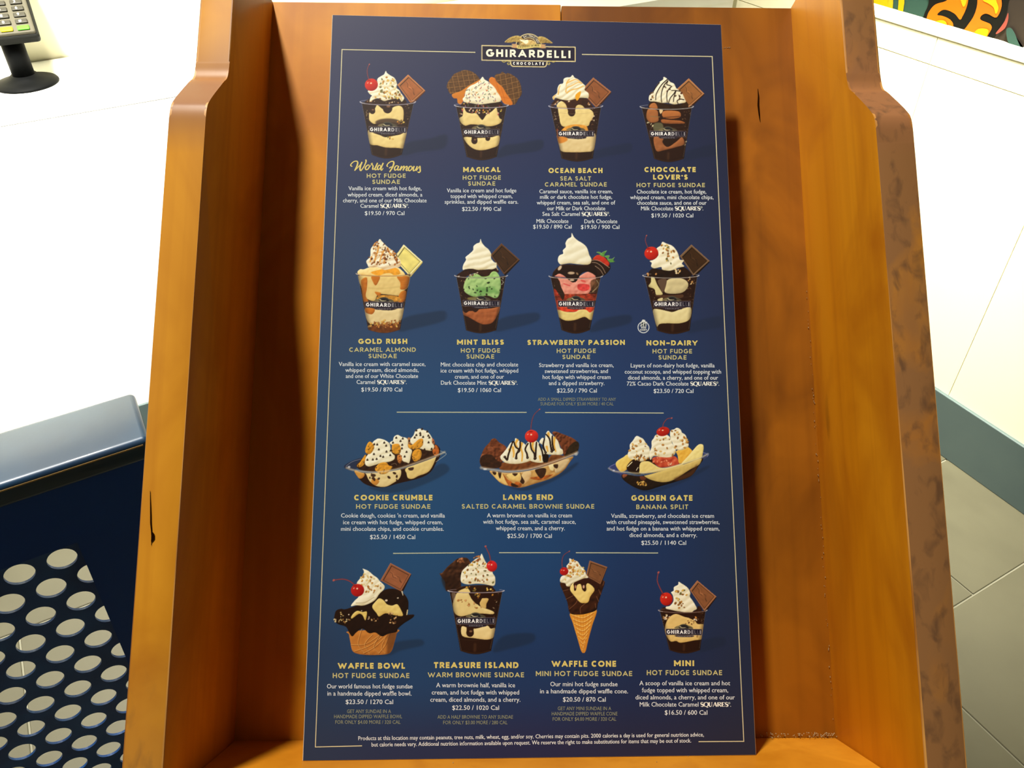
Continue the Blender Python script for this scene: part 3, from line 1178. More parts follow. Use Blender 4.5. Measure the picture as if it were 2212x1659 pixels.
fin(p, 'printed sundae cup with cherry and milk chocolate square, top left of the card')

# 2 ---- two dipped waffle pieces
p = pic(940, 130, .13864, 1790, 1600)
p.shadow([(960, 1520), (1200, 1470), (1640, 1400), (1659, 1240), (1300, 1300), (1060, 1340)])


def waffle(poly_, a, per, base=(104, 70, 34), ln=(168, 120, 66), dk=(52, 30, 12)):
    M_ = p.poly(poly_)
    p.relief(M_, base, dk, (150, 110, 60), r=16, st=4, nz=.5, ns=30)
    for q in (a, a + 84):
        th = math.radians(q)
        u = -p.X * math.sin(th) + p.Y * math.cos(th)
        g = np.clip(1 - np.abs((u / per) % 1 - .5) * per / 7, 0, 1)
        p.put(M_ * g, ln, al=.85)
        g = np.clip(1 - np.abs(((u - 10) / per) % 1 - .5) * per / 6, 0, 1)
        p.put(M_ * g, dk, al=.5)
    return M_


waffle([(180, 410), (205, 330), (240, 290), (290, 220), (350, 190), (450, 155), (540, 165), (610, 200), (665, 250), (690, 300), (640, 370), (520, 430), (400, 480), (270, 530), (215, 500), (200, 460)], -6, 82)
waffle([(950, 220), (1010, 210), (1050, 180), (1100, 215), (1135, 200), (1220, 240), (1290, 300), (1330, 380), (1350, 520), (1300, 600), (1240, 690), (1150, 660), (1060, 520), (980, 380), (930, 270)], 82, 84)
M = p.poly([(265, 530), (400, 480), (520, 400), (640, 330), (720, 300), (680, 420), (560, 520), (450, 620), (400, 690), (350, 660), (340, 600), (285, 590)])
p.relief(M, (216, 132, 40), (164, 84, 18), (238, 166, 70), r=14, st=3, nz=.4, ns=60)
M = p.poly([(840, 330), (865, 265), (930, 280), (960, 340), (1050, 420), (1110, 520), (1200, 650), (1190, 700), (1080, 680), (980, 560), (920, 440)])
p.relief(M, (226, 130, 34), (160, 74, 14), (250, 170, 70), r=14, st=3, nz=.4, ns=60)
for q in ((930, 290, 1010, 520), (1030, 430, 1090, 640), (960, 560, 1180, 600)):
    p.S([(q[0], q[1]), (q[2], q[3])], 9, (190, 96, 20), al=.7)
rim = (300, 1140, 700, 44)


def ins(c):
    blobs(p, c, [([(440, 700), (480, 800), (560, 830), (640, 830), (700, 900), (740, 930), (800, 850), (880, 800), (950, 740), (970, 800), (1000, 900), (1040, 930), (1000, 990), (860, 1030), (700, 1010), (560, 1000), (470, 1020), (400, 970), (380, 900), (430, 860)], VAN, VANS),
                 ([(450, 1200), (560, 1200), (620, 1210), (760, 1210), (880, 1200), (1000, 1180), (985, 1320), (880, 1370), (760, 1400), (640, 1395), (540, 1340), (470, 1260)], VAN, VANS)])
    p.drips(c, 1180, [(612, 88, 80), (820, 70, 40)])
    p.specks(p.poly([(380, 760), (430, 760), (420, 880), (390, 880)]) + p.poly([(520, 760), (880, 760), (860, 830), (620, 830)]) + p.poly([(980, 760), (1050, 760), (1030, 850), (980, 850)]), 34, [(232, 140, 40), (250, 220, 90), (236, 200, 170), (190, 80, 90), (170, 130, 60)], sz=(7, 16))


p.cup(rim, (490, 960, 1505, 55), ins)
p.P([(400, 720), (440, 665), (600, 680), (800, 680), (1000, 650), (1050, 700), (1000, 725), (740, 745), (480, 735)], FUD, nz=.3)
M = p.cream([(737, 258), (770, 300), (820, 330), (880, 380), (930, 430), (970, 500), (1010, 560), (1030, 620), (1000, 650), (860, 670), (700, 690), (560, 670), (450, 650), (430, 600), (460, 560), (480, 470), (550, 400), (620, 370), (690, 320)], ridge=(-8, 90, .25, 60))
r_ = random.Random(5)
ys, xs = np.where(p.poly([(700, 310), (900, 400), (1010, 600), (1050, 690), (860, 740), (500, 740), (430, 640), (500, 460)]) > .6)
for i in range(85):
    q = r_.randrange(len(xs))
    x, y, a = xs[q] / p.k, ys[q] / p.k, r_.uniform(0, 3.14)
    L = r_.uniform(12, 30)
    p.S([(x, y), (x + math.cos(a) * L, y + math.sin(a) * L)], 10, r_.choice([(92, 92, 80), (110, 100, 90), (196, 96, 40), (170, 60, 60), (150, 110, 140), (80, 110, 80), (220, 180, 90), (90, 80, 100)]))
p.rimline(rim, (214, 212, 232))
p.label(432, 1072, 1003, 1075, 95)
fin(p, 'printed sundae cup with sprinkles and two round dipped waffle pieces')

# 3 ---- caramel, milk square
p = pic(1150, 140, .13258, 1720, 1659)
p.shadow([(960, 1540), (1200, 1490), (1584, 1420), (1600, 1280), (1300, 1330), (1020, 1400)], .3)
p.square([(992, 210), (1282, 440), (1040, 700), (790, 430)], (142, 84, 48), (164, 104, 66), (60, 30, 16))
rim = (266, 1145, 670, 44)


def ins(c):
    blobs(p, c, [([(420, 600), (560, 600), (600, 790), (690, 790), (700, 700), (830, 690), (960, 740), (1000, 830), (940, 930), (900, 1000), (700, 1010), (520, 1010), (460, 960), (440, 850), (420, 740)], VAN, VANS),
                 ([(420, 1180), (560, 1190), (800, 1210), (1020, 1120), (1005, 1380), (860, 1420), (640, 1425), (480, 1410), (440, 1330)], (236, 214, 160), VANS)])
    p.drips(c, 690, [(640, 110, 90)])
    p.P([(480, 1060), (560, 1000), (700, 970), (860, 990), (900, 1040), (870, 1090), (500, 1090)], (232, 160, 60), clip=c, nz=.2)
    p.P([(410, 1150), (560, 1190), (560, 1240), (440, 1280), (400, 1200)], (222, 140, 50), clip=c, bl=6)
    p.P([(395, 1040), (430, 1080), (430, 1190), (410, 1180)], (160, 76, 40), clip=c)
    p.specks(p.poly([(340, 840), (400, 840), (390, 890), (350, 890)]) + p.poly([(980, 840), (1020, 840), (1000, 920), (960, 900)]), 10, [(210, 190, 160), (160, 120, 80)], sz=(6, 14))
    p.S([(410, 780), (700, 800), (1060, 770)], 4, (180, 150, 110), al=.6, clip=c)


p.cup(rim, (475, 985, 1525, 52), ins)
M = p.poly([(420, 700), (420, 620), (520, 575), (600, 575), (760, 570), (860, 600), (950, 700), (700, 712)])
p.relief(M, VAN, VANS, CREAM, r=20)
p.P([(300, 660), (350, 590), (430, 530), (560, 560), (760, 540), (900, 560), (985, 680), (1000, 710), (870, 715), (820, 670), (760, 650), (710, 680), (690, 780), (640, 796), (590, 770), (540, 640), (460, 590), (390, 640), (340, 680)], (58, 28, 12), nz=.3)
p.specks(p.poly([(340, 640), (420, 590), (400, 650)]) + p.poly([(900, 610), (960, 660), (940, 680)]) + p.poly([(580, 590), (620, 600), (600, 620)]), 12, [(220, 190, 150), (170, 120, 80)], sz=(7, 18))
M = p.cream([(655, 165), (690, 210), (750, 240), (830, 310), (865, 350), (850, 410), (915, 465), (912, 540), (870, 540), (760, 540), (600, 580), (470, 565), (380, 540), (345, 570), (330, 520), (400, 460), (410, 380), (440, 320), (500, 300), (510, 230), (560, 205), (620, 200)], ridge=(-28, 78, .6, 80))
for q in ([(560, 300), (640, 260), (720, 240), (800, 300)], [(545, 440), (560, 380), (640, 340), (740, 290), (810, 300)], [(420, 480), (430, 400), (450, 340)], [(560, 460), (640, 410), (760, 380), (830, 340)], [(600, 240), (560, 290), (550, 350)], [(350, 560), (345, 520), (390, 490)]):
    p.S(q, 22, (228, 166, 70), al=.75, bl=3, w1=12)
    p.S(q, 8, (250, 200, 90), al=.8)
p.P([(710, 480), (790, 430), (770, 530), (730, 585), (700, 540)], (240, 170, 40))
p.rimline(rim, (190, 184, 210))
p.label(410, 1072, 1010, 1074, 98)
fin(p, 'printed sundae cup with caramel swirls and milk chocolate square')

# 4 ---- chocolate
p = pic(1350, 140, .13258, 1584, 1659)
p.shadow([(960, 1570), (1200, 1520), (1480, 1470), (1460, 1300), (1200, 1350), (1000, 1420)], .3)
p.square([(1038, 225), (1290, 470), (1040, 695), (800, 440)], (152, 98, 52), (180, 122, 76), (52, 26, 12))
rim = (246, 1115, 680, 46)


def ins(c):
    blobs(p, c, [([(380, 720), (520, 740), (540, 830), (540, 920), (420, 940), (350, 860)], (180, 112, 62), (104, 62, 34)),
                 ([(620, 760), (760, 745), (890, 770), (900, 850), (760, 880), (620, 850)], (190, 116, 60), (118, 66, 32)),
                 ([(600, 890), (760, 900), (900, 910), (980, 950), (840, 960), (620, 950)], (168, 98, 50), (94, 52, 26)),
                 ([(470, 1180), (620, 1200), (620, 1280), (700, 1340), (840, 1250), (930, 1180), (970, 1290), (840, 1340), (640, 1390), (510, 1400)], (170, 104, 60), (92, 52, 28))])
    p.P([(560, 730), (620, 740), (580, 800)], (230, 200, 150), clip=c)
    p.P([(470, 960), (600, 950), (620, 1060), (480, 1080)], (96, 92, 66), clip=c, bl=5)
    p.S([(420, 840), (560, 850)], 20, (140, 110, 70), clip=c, al=.7)
    p.S([(620, 860), (890, 840)], 12, (90, 50, 24), clip=c)
    p.specks(p.poly([(360, 930), (460, 960), (440, 1010), (370, 990)]) + p.poly([(960, 1250), (1000, 1250), (990, 1300), (970, 1300)]), 10, [(226, 214, 170)], sz=(6, 16))
    p.E(700, 1250, 90, 50, (40, 22, 10), clip=c)


p.cup(rim, (475, 960, 1530, 55), ins)
p.P([(380, 690), (400, 620), (470, 585), (700, 640), (900, 640), (1000, 600), (1030, 690), (900, 720), (640, 728), (420, 710)], (48, 28, 10), nz=.3)
M = p.poly([(400, 700), (420, 640), (480, 620), (520, 660), (525, 720)])
p.relief(M, (190, 120, 66), (128, 72, 36), r=14)
M = p.cream([(640, 198), (670, 215), (700, 240), (740, 280), (800, 310), (835, 380), (900, 430), (940, 480), (975, 560), (990, 610), (900, 630), (800, 645), (700, 620), (600, 620), (500, 600), (400, 590), (390, 530), (410, 480), (470, 420), (500, 360), (550, 290), (620, 240), (625, 205)], ridge=(-40, 90, .3, 60))
for q in ([(690, 240), (620, 300), (560, 380), (510, 480), (500, 570)], [(700, 260), (640, 330), (600, 440), (590, 540), (600, 610)], [(760, 350), (700, 420), (680, 500), (690, 610)], [(830, 420), (790, 480), (740, 540), (710, 620)], [(830, 430), (800, 520), (790, 600)], [(900, 430), (830, 420), (760, 420)], [(960, 570), (900, 560), (850, 590), (870, 640)], [(740, 340), (680, 320), (700, 270)], [(560, 290), (500, 370), (460, 440)]):
    p.S(q, 17, (40, 24, 14), w1=13)
p.specks(p.poly([(400, 470), (470, 450), (460, 560), (400, 560)]), 12, [(60, 34, 20), (210, 170, 110)], sz=(9, 18))
p.specks(p.poly([(600, 340), (900, 430), (930, 570), (760, 520)]), 9, [(60, 34, 20), (90, 50, 30)], sz=(12, 22))
p.rimline(rim, (205, 205, 205))
p.label(402, 1075, 995, 1080, 95)
fin(p, 'printed chocolate sundae cup with dark sauce lines and milk chocolate square')

# 5 ---- caramel almond, white square
p = pic(740, 500, .13863, 1700, 1659)
p.shadow([(880, 1560), (1100, 1520), (1587, 1390), (1600, 1240), (1300, 1270), (1000, 1330), (900, 1420)])
p.square([(952, 205), (1245, 470), (1040, 690), (800, 420)], (240, 226, 130), (252, 242, 170), (200, 180, 96), emboss=False)
p.S([(820, 360), (940, 262), (1190, 470), (1020, 640)], 5, (204, 186, 96), sm=False, al=.8)
rim = (210, 1088, 655, 42)


def ins(c):
    blobs(p, c, [([(240, 690), (500, 700), (700, 690), (1050, 690), (1020, 860), (960, 920), (900, 1000), (760, 990), (560, 980), (500, 1080), (400, 1060), (330, 1000), (290, 860)], (240, 214, 140), (180, 140, 72)),
                 ([(350, 1200), (560, 1220), (760, 1230), (950, 1190), (900, 1400), (700, 1440), (500, 1450), (390, 1400)], (236, 216, 162), (180, 150, 92))])
    for q in ([(290, 760), (380, 720), (380, 880), (360, 1000), (400, 1090), (330, 1090), (300, 900)], [(450, 700), (580, 700), (550, 800), (510, 840), (470, 780)], [(850, 700), (1040, 710), (1000, 880), (900, 900), (900, 800)], [(900, 950), (990, 930), (960, 1090), (860, 1090)], [(500, 940), (600, 960), (560, 1010)], [(360, 1190), (500, 1210), (460, 1290), (360, 1260)]):
        M_ = p.poly(q) * c
        p.relief(M_, (206, 122, 34), (140, 66, 16), (236, 160, 60), r=14)
    p.S([(400, 880), (600, 890), (900, 860)], 26, (206, 176, 104), clip=c, al=.5, bl=6)
    p.P([(560, 1000), (800, 1000), (900, 1040), (880, 1090), (560, 1090)], (200, 140, 50), clip=c, nz=.4)
    p.P([(390, 1480), (900, 1440), (900, 1600), (400, 1600)], (104, 54, 20), clip=c, nz=.3)
    p.specks(p.poly([(400, 1410), (880, 1380), (880, 1480), (420, 1500)]) * c, 46, [(220, 170, 80), (190, 120, 50), (150, 90, 40)], sz=(12, 24))


p.cup(rim, (400, 895, 1530, 52), ins)
M = p.poly([(230, 640), (270, 590), (330, 590), (420, 560), (560, 560), (760, 560), (880, 570), (970, 690), (700, 700), (300, 680)])
p.relief(M, (255, 236, 166), (226, 170, 80), CREAM, r=26)
p.P([(440, 640), (560, 600), (700, 575), (840, 570), (900, 640), (880, 670), (800, 680), (740, 650), (640, 660), (560, 690)], (238, 164, 44), nz=.2)
M = p.cream([(577, 118), (620, 160), (690, 230), (740, 270), (810, 320), (830, 380), (890, 430), (905, 540), (800, 570), (660, 600), (560, 560), (420, 560), (390, 520), (370, 460), (430, 390), (440, 270), (500, 200), (540, 180)], ridge=(-15, 86, .6, 70), dark=(200, 150, 90))
for q in ([(560, 230), (540, 330), (510, 420), (500, 490)], [(640, 300), (600, 400), (580, 470)], [(700, 260), (740, 340), (820, 400)], [(660, 400), (650, 480)], [(450, 400), (430, 470)]):
    p.S(q, 30, (226, 150, 50), al=.8, w1=20, bl=2)
p.specks(p.poly([(500, 170), (620, 180), (760, 260), (880, 420), (880, 520), (700, 520), (400, 500), (340, 460), (440, 360)]), 80, [(190, 116, 46), (150, 84, 34), (220, 160, 90), (110, 60, 24)], sz=(9, 22))
p.rimline(rim, (206, 160, 110), back=False)
p.label(345, 1090, 945, 1104, 98)
fin(p, 'printed caramel almond sundae cup with white chocolate square')

# 6 ---- mint
p = pic(950, 500, .13861, 1680, 1659)
p.shadow([(860, 1560), (1100, 1520), (1515, 1400), (1530, 1270), (1250, 1290), (1000, 1340), (880, 1420)])
p.square([(960, 188), (1240, 440), (1000, 670), (790, 370)], (62, 38, 18), (92, 60, 36), (26, 12, 6))
rim = (232, 1055, 685, 40)


def ins(c):
    M_ = p.poly([(400, 760), (470, 690), (650, 670), (820, 640), (930, 700), (950, 860), (920, 1000), (860, 1040), (740, 1000), (560, 1020), (440, 980), (370, 900)]) * c
    p.relief(M_, (176, 212, 136), (86, 132, 70), (208, 232, 168), r=34, st=4, nz=.8, ns=44)
    p.P([(560, 880), (700, 860), (860, 880), (900, 960), (760, 960), (600, 1000)], (76, 140, 62), al=.5, bl=14, clip=c)
    p.specks(M_, 24, [(38, 40, 20), (30, 60, 24)], sz=(7, 20), seed=12)
    M_ = p.poly([(360, 1240), (500, 1240), (640, 1210), (800, 1200), (940, 1180), (900, 1300), (820, 1420), (700, 1450), (600, 1420), (460, 1340), (370, 1300)]) * c
    p.relief(M_, (176, 98, 54), (110, 54, 26), (206, 130, 80), r=20, nz=.5)
    p.P([(350, 1180), (600, 1190), (560, 1260), (480, 1230), (400, 1270)], FUD, clip=c)
    p.P([(440, 1030), (640, 1020), (620, 1060), (460, 1070)], (120, 110, 60), clip=c, bl=6)
    p.specks(p.poly([(960, 740), (1000, 740), (1000, 850), (970, 850)]), 7, [(240, 236, 220)], sz=(5, 11))


p.cup(rim, (410, 880, 1540, 48), ins)
M = p.poly([(450, 720), (470, 690), (560, 650), (700, 690), (800, 620), (880, 630), (930, 700), (900, 725), (600, 730)])
p.relief(M, (174, 214, 132), (100, 150, 76), (214, 240, 160), r=20, nz=.5)
p.P([(260, 690), (320, 640), (400, 590), (500, 560), (600, 590), (760, 590), (880, 560), (920, 640), (850, 620), (800, 640), (760, 690), (660, 705), (600, 670), (520, 650), (420, 700), (340, 720)], FUD, nz=.4)
p.specks(p.poly([(430, 690), (580, 640), (600, 655), (450, 700)]) + p.poly([(290, 690), (350, 700), (300, 705)]), 9, [(210, 190, 170), (120, 90, 70)], sz=(6, 22))
p.cream([(634, 115), (655, 170), (700, 230), (760, 280), (800, 350), (800, 420), (850, 480), (885, 490), (880, 560), (820, 590), (760, 590), (600, 600), (500, 580), (400, 590), (365, 600), (355, 570), (370, 510), (410, 440), (400, 400), (460, 350), (520, 290), (525, 230), (570, 190), (620, 170)], ridge=(-14, 96, .6, 60))
p.S([(905, 600), (870, 540)], 10, CREAM, al=.7)
p.rimline(rim, (190, 180, 176), back=False)
p.label(355, 1070, 935, 1078, 94)
fin(p, 'printed mint sundae cup with green scoop and dark chocolate square')

# 7 ---- strawberry
p = pic(1150, 490, .14463, 1580, 1659)
p.shadow([(850, 1570), (1100, 1530), (1452, 1440), (1460, 1320), (1200, 1340), (980, 1400)])
M = p.poly([(900, 470), (960, 430), (1040, 430), (1120, 490), (1165, 580), (1150, 650), (1080, 720), (1000, 740), (920, 740), (860, 620), (870, 520)])
p.relief(M, (44, 24, 12), (18, 8, 4), (110, 80, 60), r=30)
M = p.poly([(905, 480), (960, 425), (1040, 430), (1110, 490), (1150, 550), (1120, 590), (1040, 530), (960, 500)])
p.relief(M, (206, 56, 34), (150, 24, 14), (236, 110, 80), r=14, nz=.4)
for q in ([(880, 500), (980, 500), (1080, 560), (1150, 610)], [(890, 530), (960, 540), (1040, 600), (1090, 690)], [(890, 560), (960, 600), (1020, 650), (1060, 720)]):
    p.S(q, 7, (206, 176, 150), al=.85)
for q in ([(1010, 420), (1050, 380), (1110, 358), (1080, 410), (1070, 450)], [(1080, 440), (1150, 430), (1130, 470), (1160, 500)], [(1120, 480), (1190, 480), (1225, 455), (1210, 500), (1235, 520), (1160, 530)], [(960, 380), (1010, 380), (1040, 420)]):
    p.P(q, (84, 140, 62), nz=.5)
    p.S(q[:3], 8, (150, 196, 120), al=.7)
rim = (248, 1045, 735, 40)


def ins(c):
    M_ = p.poly([(340, 700), (470, 700), (560, 760), (640, 830), (700, 740), (900, 690), (950, 800), (900, 880), (850, 980), (780, 1020), (600, 1010), (500, 1020), (430, 900), (400, 800)]) * c
    p.relief(M_, (240, 160, 140), (190, 96, 80), (255, 206, 190), r=24, nz=.7)
    p.P([(680, 860), (760, 850), (850, 870), (840, 940), (760, 960), (680, 930)], (222, 70, 66), clip=c, nz=.3)
    p.S([(470, 850), (560, 880)], 16, (216, 80, 80), clip=c)
    p.P([(720, 790), (780, 800), (800, 830), (740, 820)], (220, 90, 80), clip=c)
    p.P([(320, 930), (400, 1040), (380, 1250), (360, 1260)], (206, 56, 34), clip=c)
    p.P([(400, 1010), (900, 1000), (960, 1000), (950, 1100), (380, 1100)], (150, 50, 28), clip=c, nz=.6)
    p.P([(370, 1180), (940, 1190), (920, 1260), (860, 1280), (640, 1270), (400, 1260)], (220, 66, 36), clip=c, nz=.3)
    M_ = p.poly([(370, 1240), (500, 1270), (640, 1270), (700, 1240), (800, 1240), (860, 1280), (935, 1240), (915, 1370), (860, 1390), (780, 1345), (640, 1390), (500, 1400), (390, 1340)]) * c
    p.relief(M_, (240, 220, 140), (190, 156, 80), CREAM, r=14)
    p.P([(880, 800), (1000, 780), (1010, 880), (900, 980), (870, 900)], (96, 66, 40), clip=c, nz=.5, al=.8)
    p.S([(960, 800), (990, 870), (900, 970)], 10, (220, 206, 160), clip=c, al=.7)
    p.S([(340, 985), (640, 1005), (960, 970)], 5, (210, 150, 120), clip=c, al=.7)
    p.P([(330, 800), (400, 800), (430, 900), (480, 1020), (450, 1100), (400, 1000), (340, 900)], (46, 26, 14), clip=c)


p.cup(rim, (435, 860, 1540, 56), ins)
M = p.poly([(340, 740), (380, 700), (470, 700), (560, 770), (700, 770), (700, 740), (800, 680), (880, 670), (940, 750), (700, 765)])
p.relief(M, (240, 160, 140), (200, 100, 84), (255, 206, 190), r=16)
M = p.poly([(300, 740), (310, 680), (360, 620), (430, 570), (560, 560), (760, 570), (900, 540), (960, 660), (960, 740), (900, 700), (820, 670), (740, 690), (690, 760), (660, 810), (600, 830), (540, 790), (470, 730), (400, 700), (340, 730)])
p.relief(M, (38, 18, 8), (14, 6, 2), (90, 56, 34), r=30)
p.E(410, 615, 22, 40, (216, 190, 160), ang=35, bl=3)
p.E(580, 690, 52, 20, (196, 170, 140), bl=3)
p.E(670, 700, 22, 12, (150, 120, 90), ang=50, bl=3)
p.E(590, 795, 36, 14, (216, 190, 160), bl=3)
p.cream([(588, 88), (620, 150), (680, 205), (740, 240), (800, 290), (830, 350), (850, 420), (880, 480), (870, 540), (820, 565), (700, 560), (560, 545), (480, 555), (415, 560), (380, 500), (400, 430), (460, 400), (455, 350), (500, 300), (495, 240), (530, 180), (580, 150)], ridge=(-20, 150, .5, 80))
p.rimline(rim, (196, 176, 164), back=False)
p.label(378, 1100, 925, 1106, 96)
fin(p, 'printed strawberry sundae cup with tall cream peak and dipped strawberry')

# 8 ---- non dairy
p = pic(1350, 490, .14464, 1521, 1659)
p.shadow([(940, 1590), (1200, 1540), (1460, 1490), (1440, 1340), (1200, 1370), (980, 1440)], .3)
p.square([(992, 268), (1262, 510), (1020, 730), (820, 440)], (60, 38, 18), (120, 92, 66), (22, 10, 6))
rim = (266, 1105, 725, 40)


def ins(c):
    blobs(p, c, [([(390, 700), (440, 760), (480, 860), (540, 960), (560, 1010), (470, 1020), (440, 930), (350, 890), (390, 820)], (232, 222, 160), (170, 150, 90)),
                 ([(600, 900), (620, 810), (700, 770), (840, 770), (930, 820), (940, 900), (860, 980), (720, 1000), (600, 980)], (226, 212, 160), (130, 116, 84)),
                 ([(420, 1240), (500, 1230), (640, 1260), (720, 1270), (860, 1220), (985, 1210), (965, 1380), (820, 1440), (640, 1440), (520, 1450), (480, 1490), (440, 1380)], (238, 226, 170), (186, 164, 100))])
    p.P([(490, 800), (620, 780), (600, 920), (560, 980), (520, 900)], (96, 74, 58), clip=c)
    p.P([(490, 1080), (560, 1060), (560, 1110), (500, 1110)], (220, 206, 150), clip=c)
    p.P([(450, 1020), (700, 1020), (860, 1010), (840, 1060), (560, 1060)], (80, 52, 34), clip=c)
    p.specks(p.poly([(930, 760), (980, 760), (1040, 880), (1000, 900), (940, 820)]), 7, [(226, 190, 130), (200, 150, 90)], sz=(9, 20))


p.cup(rim, (480, 965, 1550, 52), ins)
p.P([(320, 730), (360, 670), (420, 620), (560, 640), (760, 640), (860, 600), (940, 640), (1000, 730), (800, 765), (560, 765), (400, 745)], (34, 18, 8), nz=.4)
p.specks(p.poly([(330, 690), (360, 680), (350, 740)]) + p.poly([(720, 620), (860, 660), (780, 710)]) + p.poly([(440, 700), (480, 700), (460, 715)]), 12, [(226, 190, 130), (200, 140, 80), (240, 220, 180)], sz=(8, 20))
M = p.cream([(560, 225), (620, 250), (700, 280), (760, 340), (800, 420), (820, 490), (880, 500), (850, 550), (885, 590), (800, 610), (730, 640), (660, 655), (560, 640), (540, 600), (440, 620), (390, 590), (400, 540), (370, 510), (430, 490), (500, 420), (470, 330), (530, 280)], ridge=(-24, 110, .5, 70))
p.specks(p.poly([(540, 260), (680, 280), (780, 400), (720, 560), (600, 520), (540, 380)]), 24, NUTS, sz=(10, 22), seed=8)
p.cherry(395, 395, 104, 98, [(348, 318), (318, 250), (305, 190), (322, 130)])
p.rimline(rim, (196, 190, 186))
p.label(420, 1106, 980, 1108, 96)
p.E(277, 1500, 88, 88, (232, 238, 240))
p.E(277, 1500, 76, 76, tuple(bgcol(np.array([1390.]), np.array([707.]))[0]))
p.P([(236, 1500), (236, 1430), (262, 1386), (296, 1388), (318, 1430), (318, 1500)], (226, 230, 226), sm=False)
p.P([(246, 1486), (246, 1436), (272, 1420), (272, 1486)], (40, 50, 56), sm=False)
p.P([(284, 1486), (284, 1420), (308, 1436), (308, 1486)], (40, 50, 56), sm=False)
p.S([(228, 1480), (326, 1420)], 9, (226, 230, 226), sm=False)
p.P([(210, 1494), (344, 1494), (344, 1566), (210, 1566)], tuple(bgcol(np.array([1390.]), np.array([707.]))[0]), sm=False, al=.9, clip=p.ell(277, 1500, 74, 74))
fin(p, 'printed sundae cup with cherry and dark chocolate square above the round dairy-free badge')


# boats ---------------------------------------------------------------------------
def boat(p_, body, rimf, inside, tint=(190, 190, 206)):
    M_ = p_.poly(body)
    p_.relief(M_, FUD, FUDS, FUDL, r=34, st=2.5, nz=.3)
    inside(M_)
    return M_


# 9 ---- cookie
p = pic(730, 900, .11754, 2212, 1440)
p.shadow([(560, 1300), (900, 1400), (1300, 1350), (1800, 1150), (2050, 980), (1900, 860), (1500, 1080), (900, 1280)], .4)
p.P([(110, 910), (240, 820), (440, 760), (380, 900), (300, 980), (170, 970)], (40, 46, 70), al=.85)
p.S([(150, 910), (260, 830), (420, 780)], 9, (150, 156, 176), al=.7)
M = p.poly([(300, 980), (520, 1040), (1100, 980), (1700, 780), (1880, 700), (1800, 860), (1700, 1020), (1500, 1130), (1100, 1230), (900, 1290), (700, 1300), (500, 1240), (380, 1130)])
p.relief(M, FUD, FUDS, FUDL, r=40, st=2)
blobs(p, M, [([(480, 960), (900, 900), (1140, 960), (1140, 1120), (1000, 1230), (860, 1290), (700, 1270), (580, 1180), (520, 1060)], (240, 220, 160), (180, 150, 90)),
             ([(1250, 950), (1500, 830), (1760, 730), (1800, 760), (1680, 1000), (1480, 1090), (1380, 1140), (1290, 1130), (1260, 1040)], (238, 214, 140), (176, 140, 76)),
             ([(310, 990), (480, 1040), (470, 1110), (400, 1140), (340, 1080)], (220, 160, 70), (150, 90, 40)),
             ([(620, 1160), (700, 1140), (760, 1190), (700, 1260), (620, 1220)], (212, 146, 60), (160, 100, 40))])
p.specks(p.poly([(560, 1050), (1100, 990), (1080, 1180), (700, 1240)]) * M, 10, [(60, 34, 18)], sz=(16, 34), seed=21)
p.E(650, 1080, 46, 30, (66, 44, 26))
p.P([(1290, 950), (1390, 930), (1380, 980), (1320, 990)], (70, 46, 34))
M = p.poly([(340, 900), (400, 820), (520, 700), (700, 640), (1000, 620), (1400, 500), (1760, 500), (1870, 580), (1860, 680), (1700, 770), (1400, 880), (1100, 960), (700, 1010), (420, 980)])
p.relief(M, (60, 34, 18), FUDS, (110, 70, 40), r=20, nz=.8)


def cookie(pts, c=(236, 164, 48)):
    M_ = p.poly(pts)
    p.relief(M_, c, tuple(v * .55 for v in c), tuple(min(255, v + 30) for v in c), r=20, st=5, nz=.7, ns=36)
    p.specks(M_, 4, [(70, 40, 20)], sz=(7, 12), seed=int(pts[0][0]))


cookie([(350, 900), (420, 820), (500, 700), (520, 760), (480, 880), (400, 930)])
cookie([(1740, 640), (1790, 520), (1850, 590), (1850, 690), (1790, 730)], (206, 110, 44))
cookie([(1700, 380), (1760, 420), (1780, 490), (1740, 520)], (200, 116, 70))
cookie([(1280, 390), (1340, 400), (1360, 500), (1300, 520)], (190, 130, 80))
p.cream([(1500, 218), (1560, 240), (1640, 270), (1700, 340), (1730, 400), (1730, 480), (1770, 540), (1740, 610), (1680, 625), (1560, 600), (1440, 560), (1330, 470), (1340, 400), (1390, 340), (1420, 260), (1460, 235)], ridge=(50, 90, .45, 60))
p.cream([(1095, 335), (1170, 370), (1250, 390), (1290, 440), (1290, 560), (1360, 620), (1340, 720), (1310, 850), (1260, 840), (1180, 800), (1100, 600), (960, 500), (970, 460), (1010, 440), (1030, 370)], ridge=(60, 90, .45, 60))
M = p.cream([(740, 402), (800, 410), (880, 440), (950, 500), (970, 600), (1000, 680), (1045, 720), (1030, 790), (940, 830), (800, 850), (640, 900), (560, 915), (500, 870), (510, 760), (560, 680), (620, 560), (640, 470), (700, 420)], ridge=(-22, 110, .4, 60))
cookie([(500, 620), (540, 500), (590, 458), (650, 510), (665, 580), (600, 680), (530, 680)])
cookie([(990, 560), (1010, 510), (1110, 500), (1150, 560), (1150, 660), (1080, 690), (1000, 650)])
cookie([(1290, 500), (1360, 520), (1480, 420), (1560, 410), (1560, 520), (1480, 590), (1360, 600), (1300, 570)])
cookie([(1360, 720), (1400, 620), (1500, 600), (1540, 680), (1500, 790), (1400, 820)])
cookie([(1090, 720), (1150, 700), (1180, 780), (1140, 860), (1100, 820)], (214, 130, 60))
cookie([(680, 960), (760, 860), (880, 840), (940, 900), (1000, 920), (940, 1010), (840, 1060), (740, 1030)])
r_ = random.Random(2)
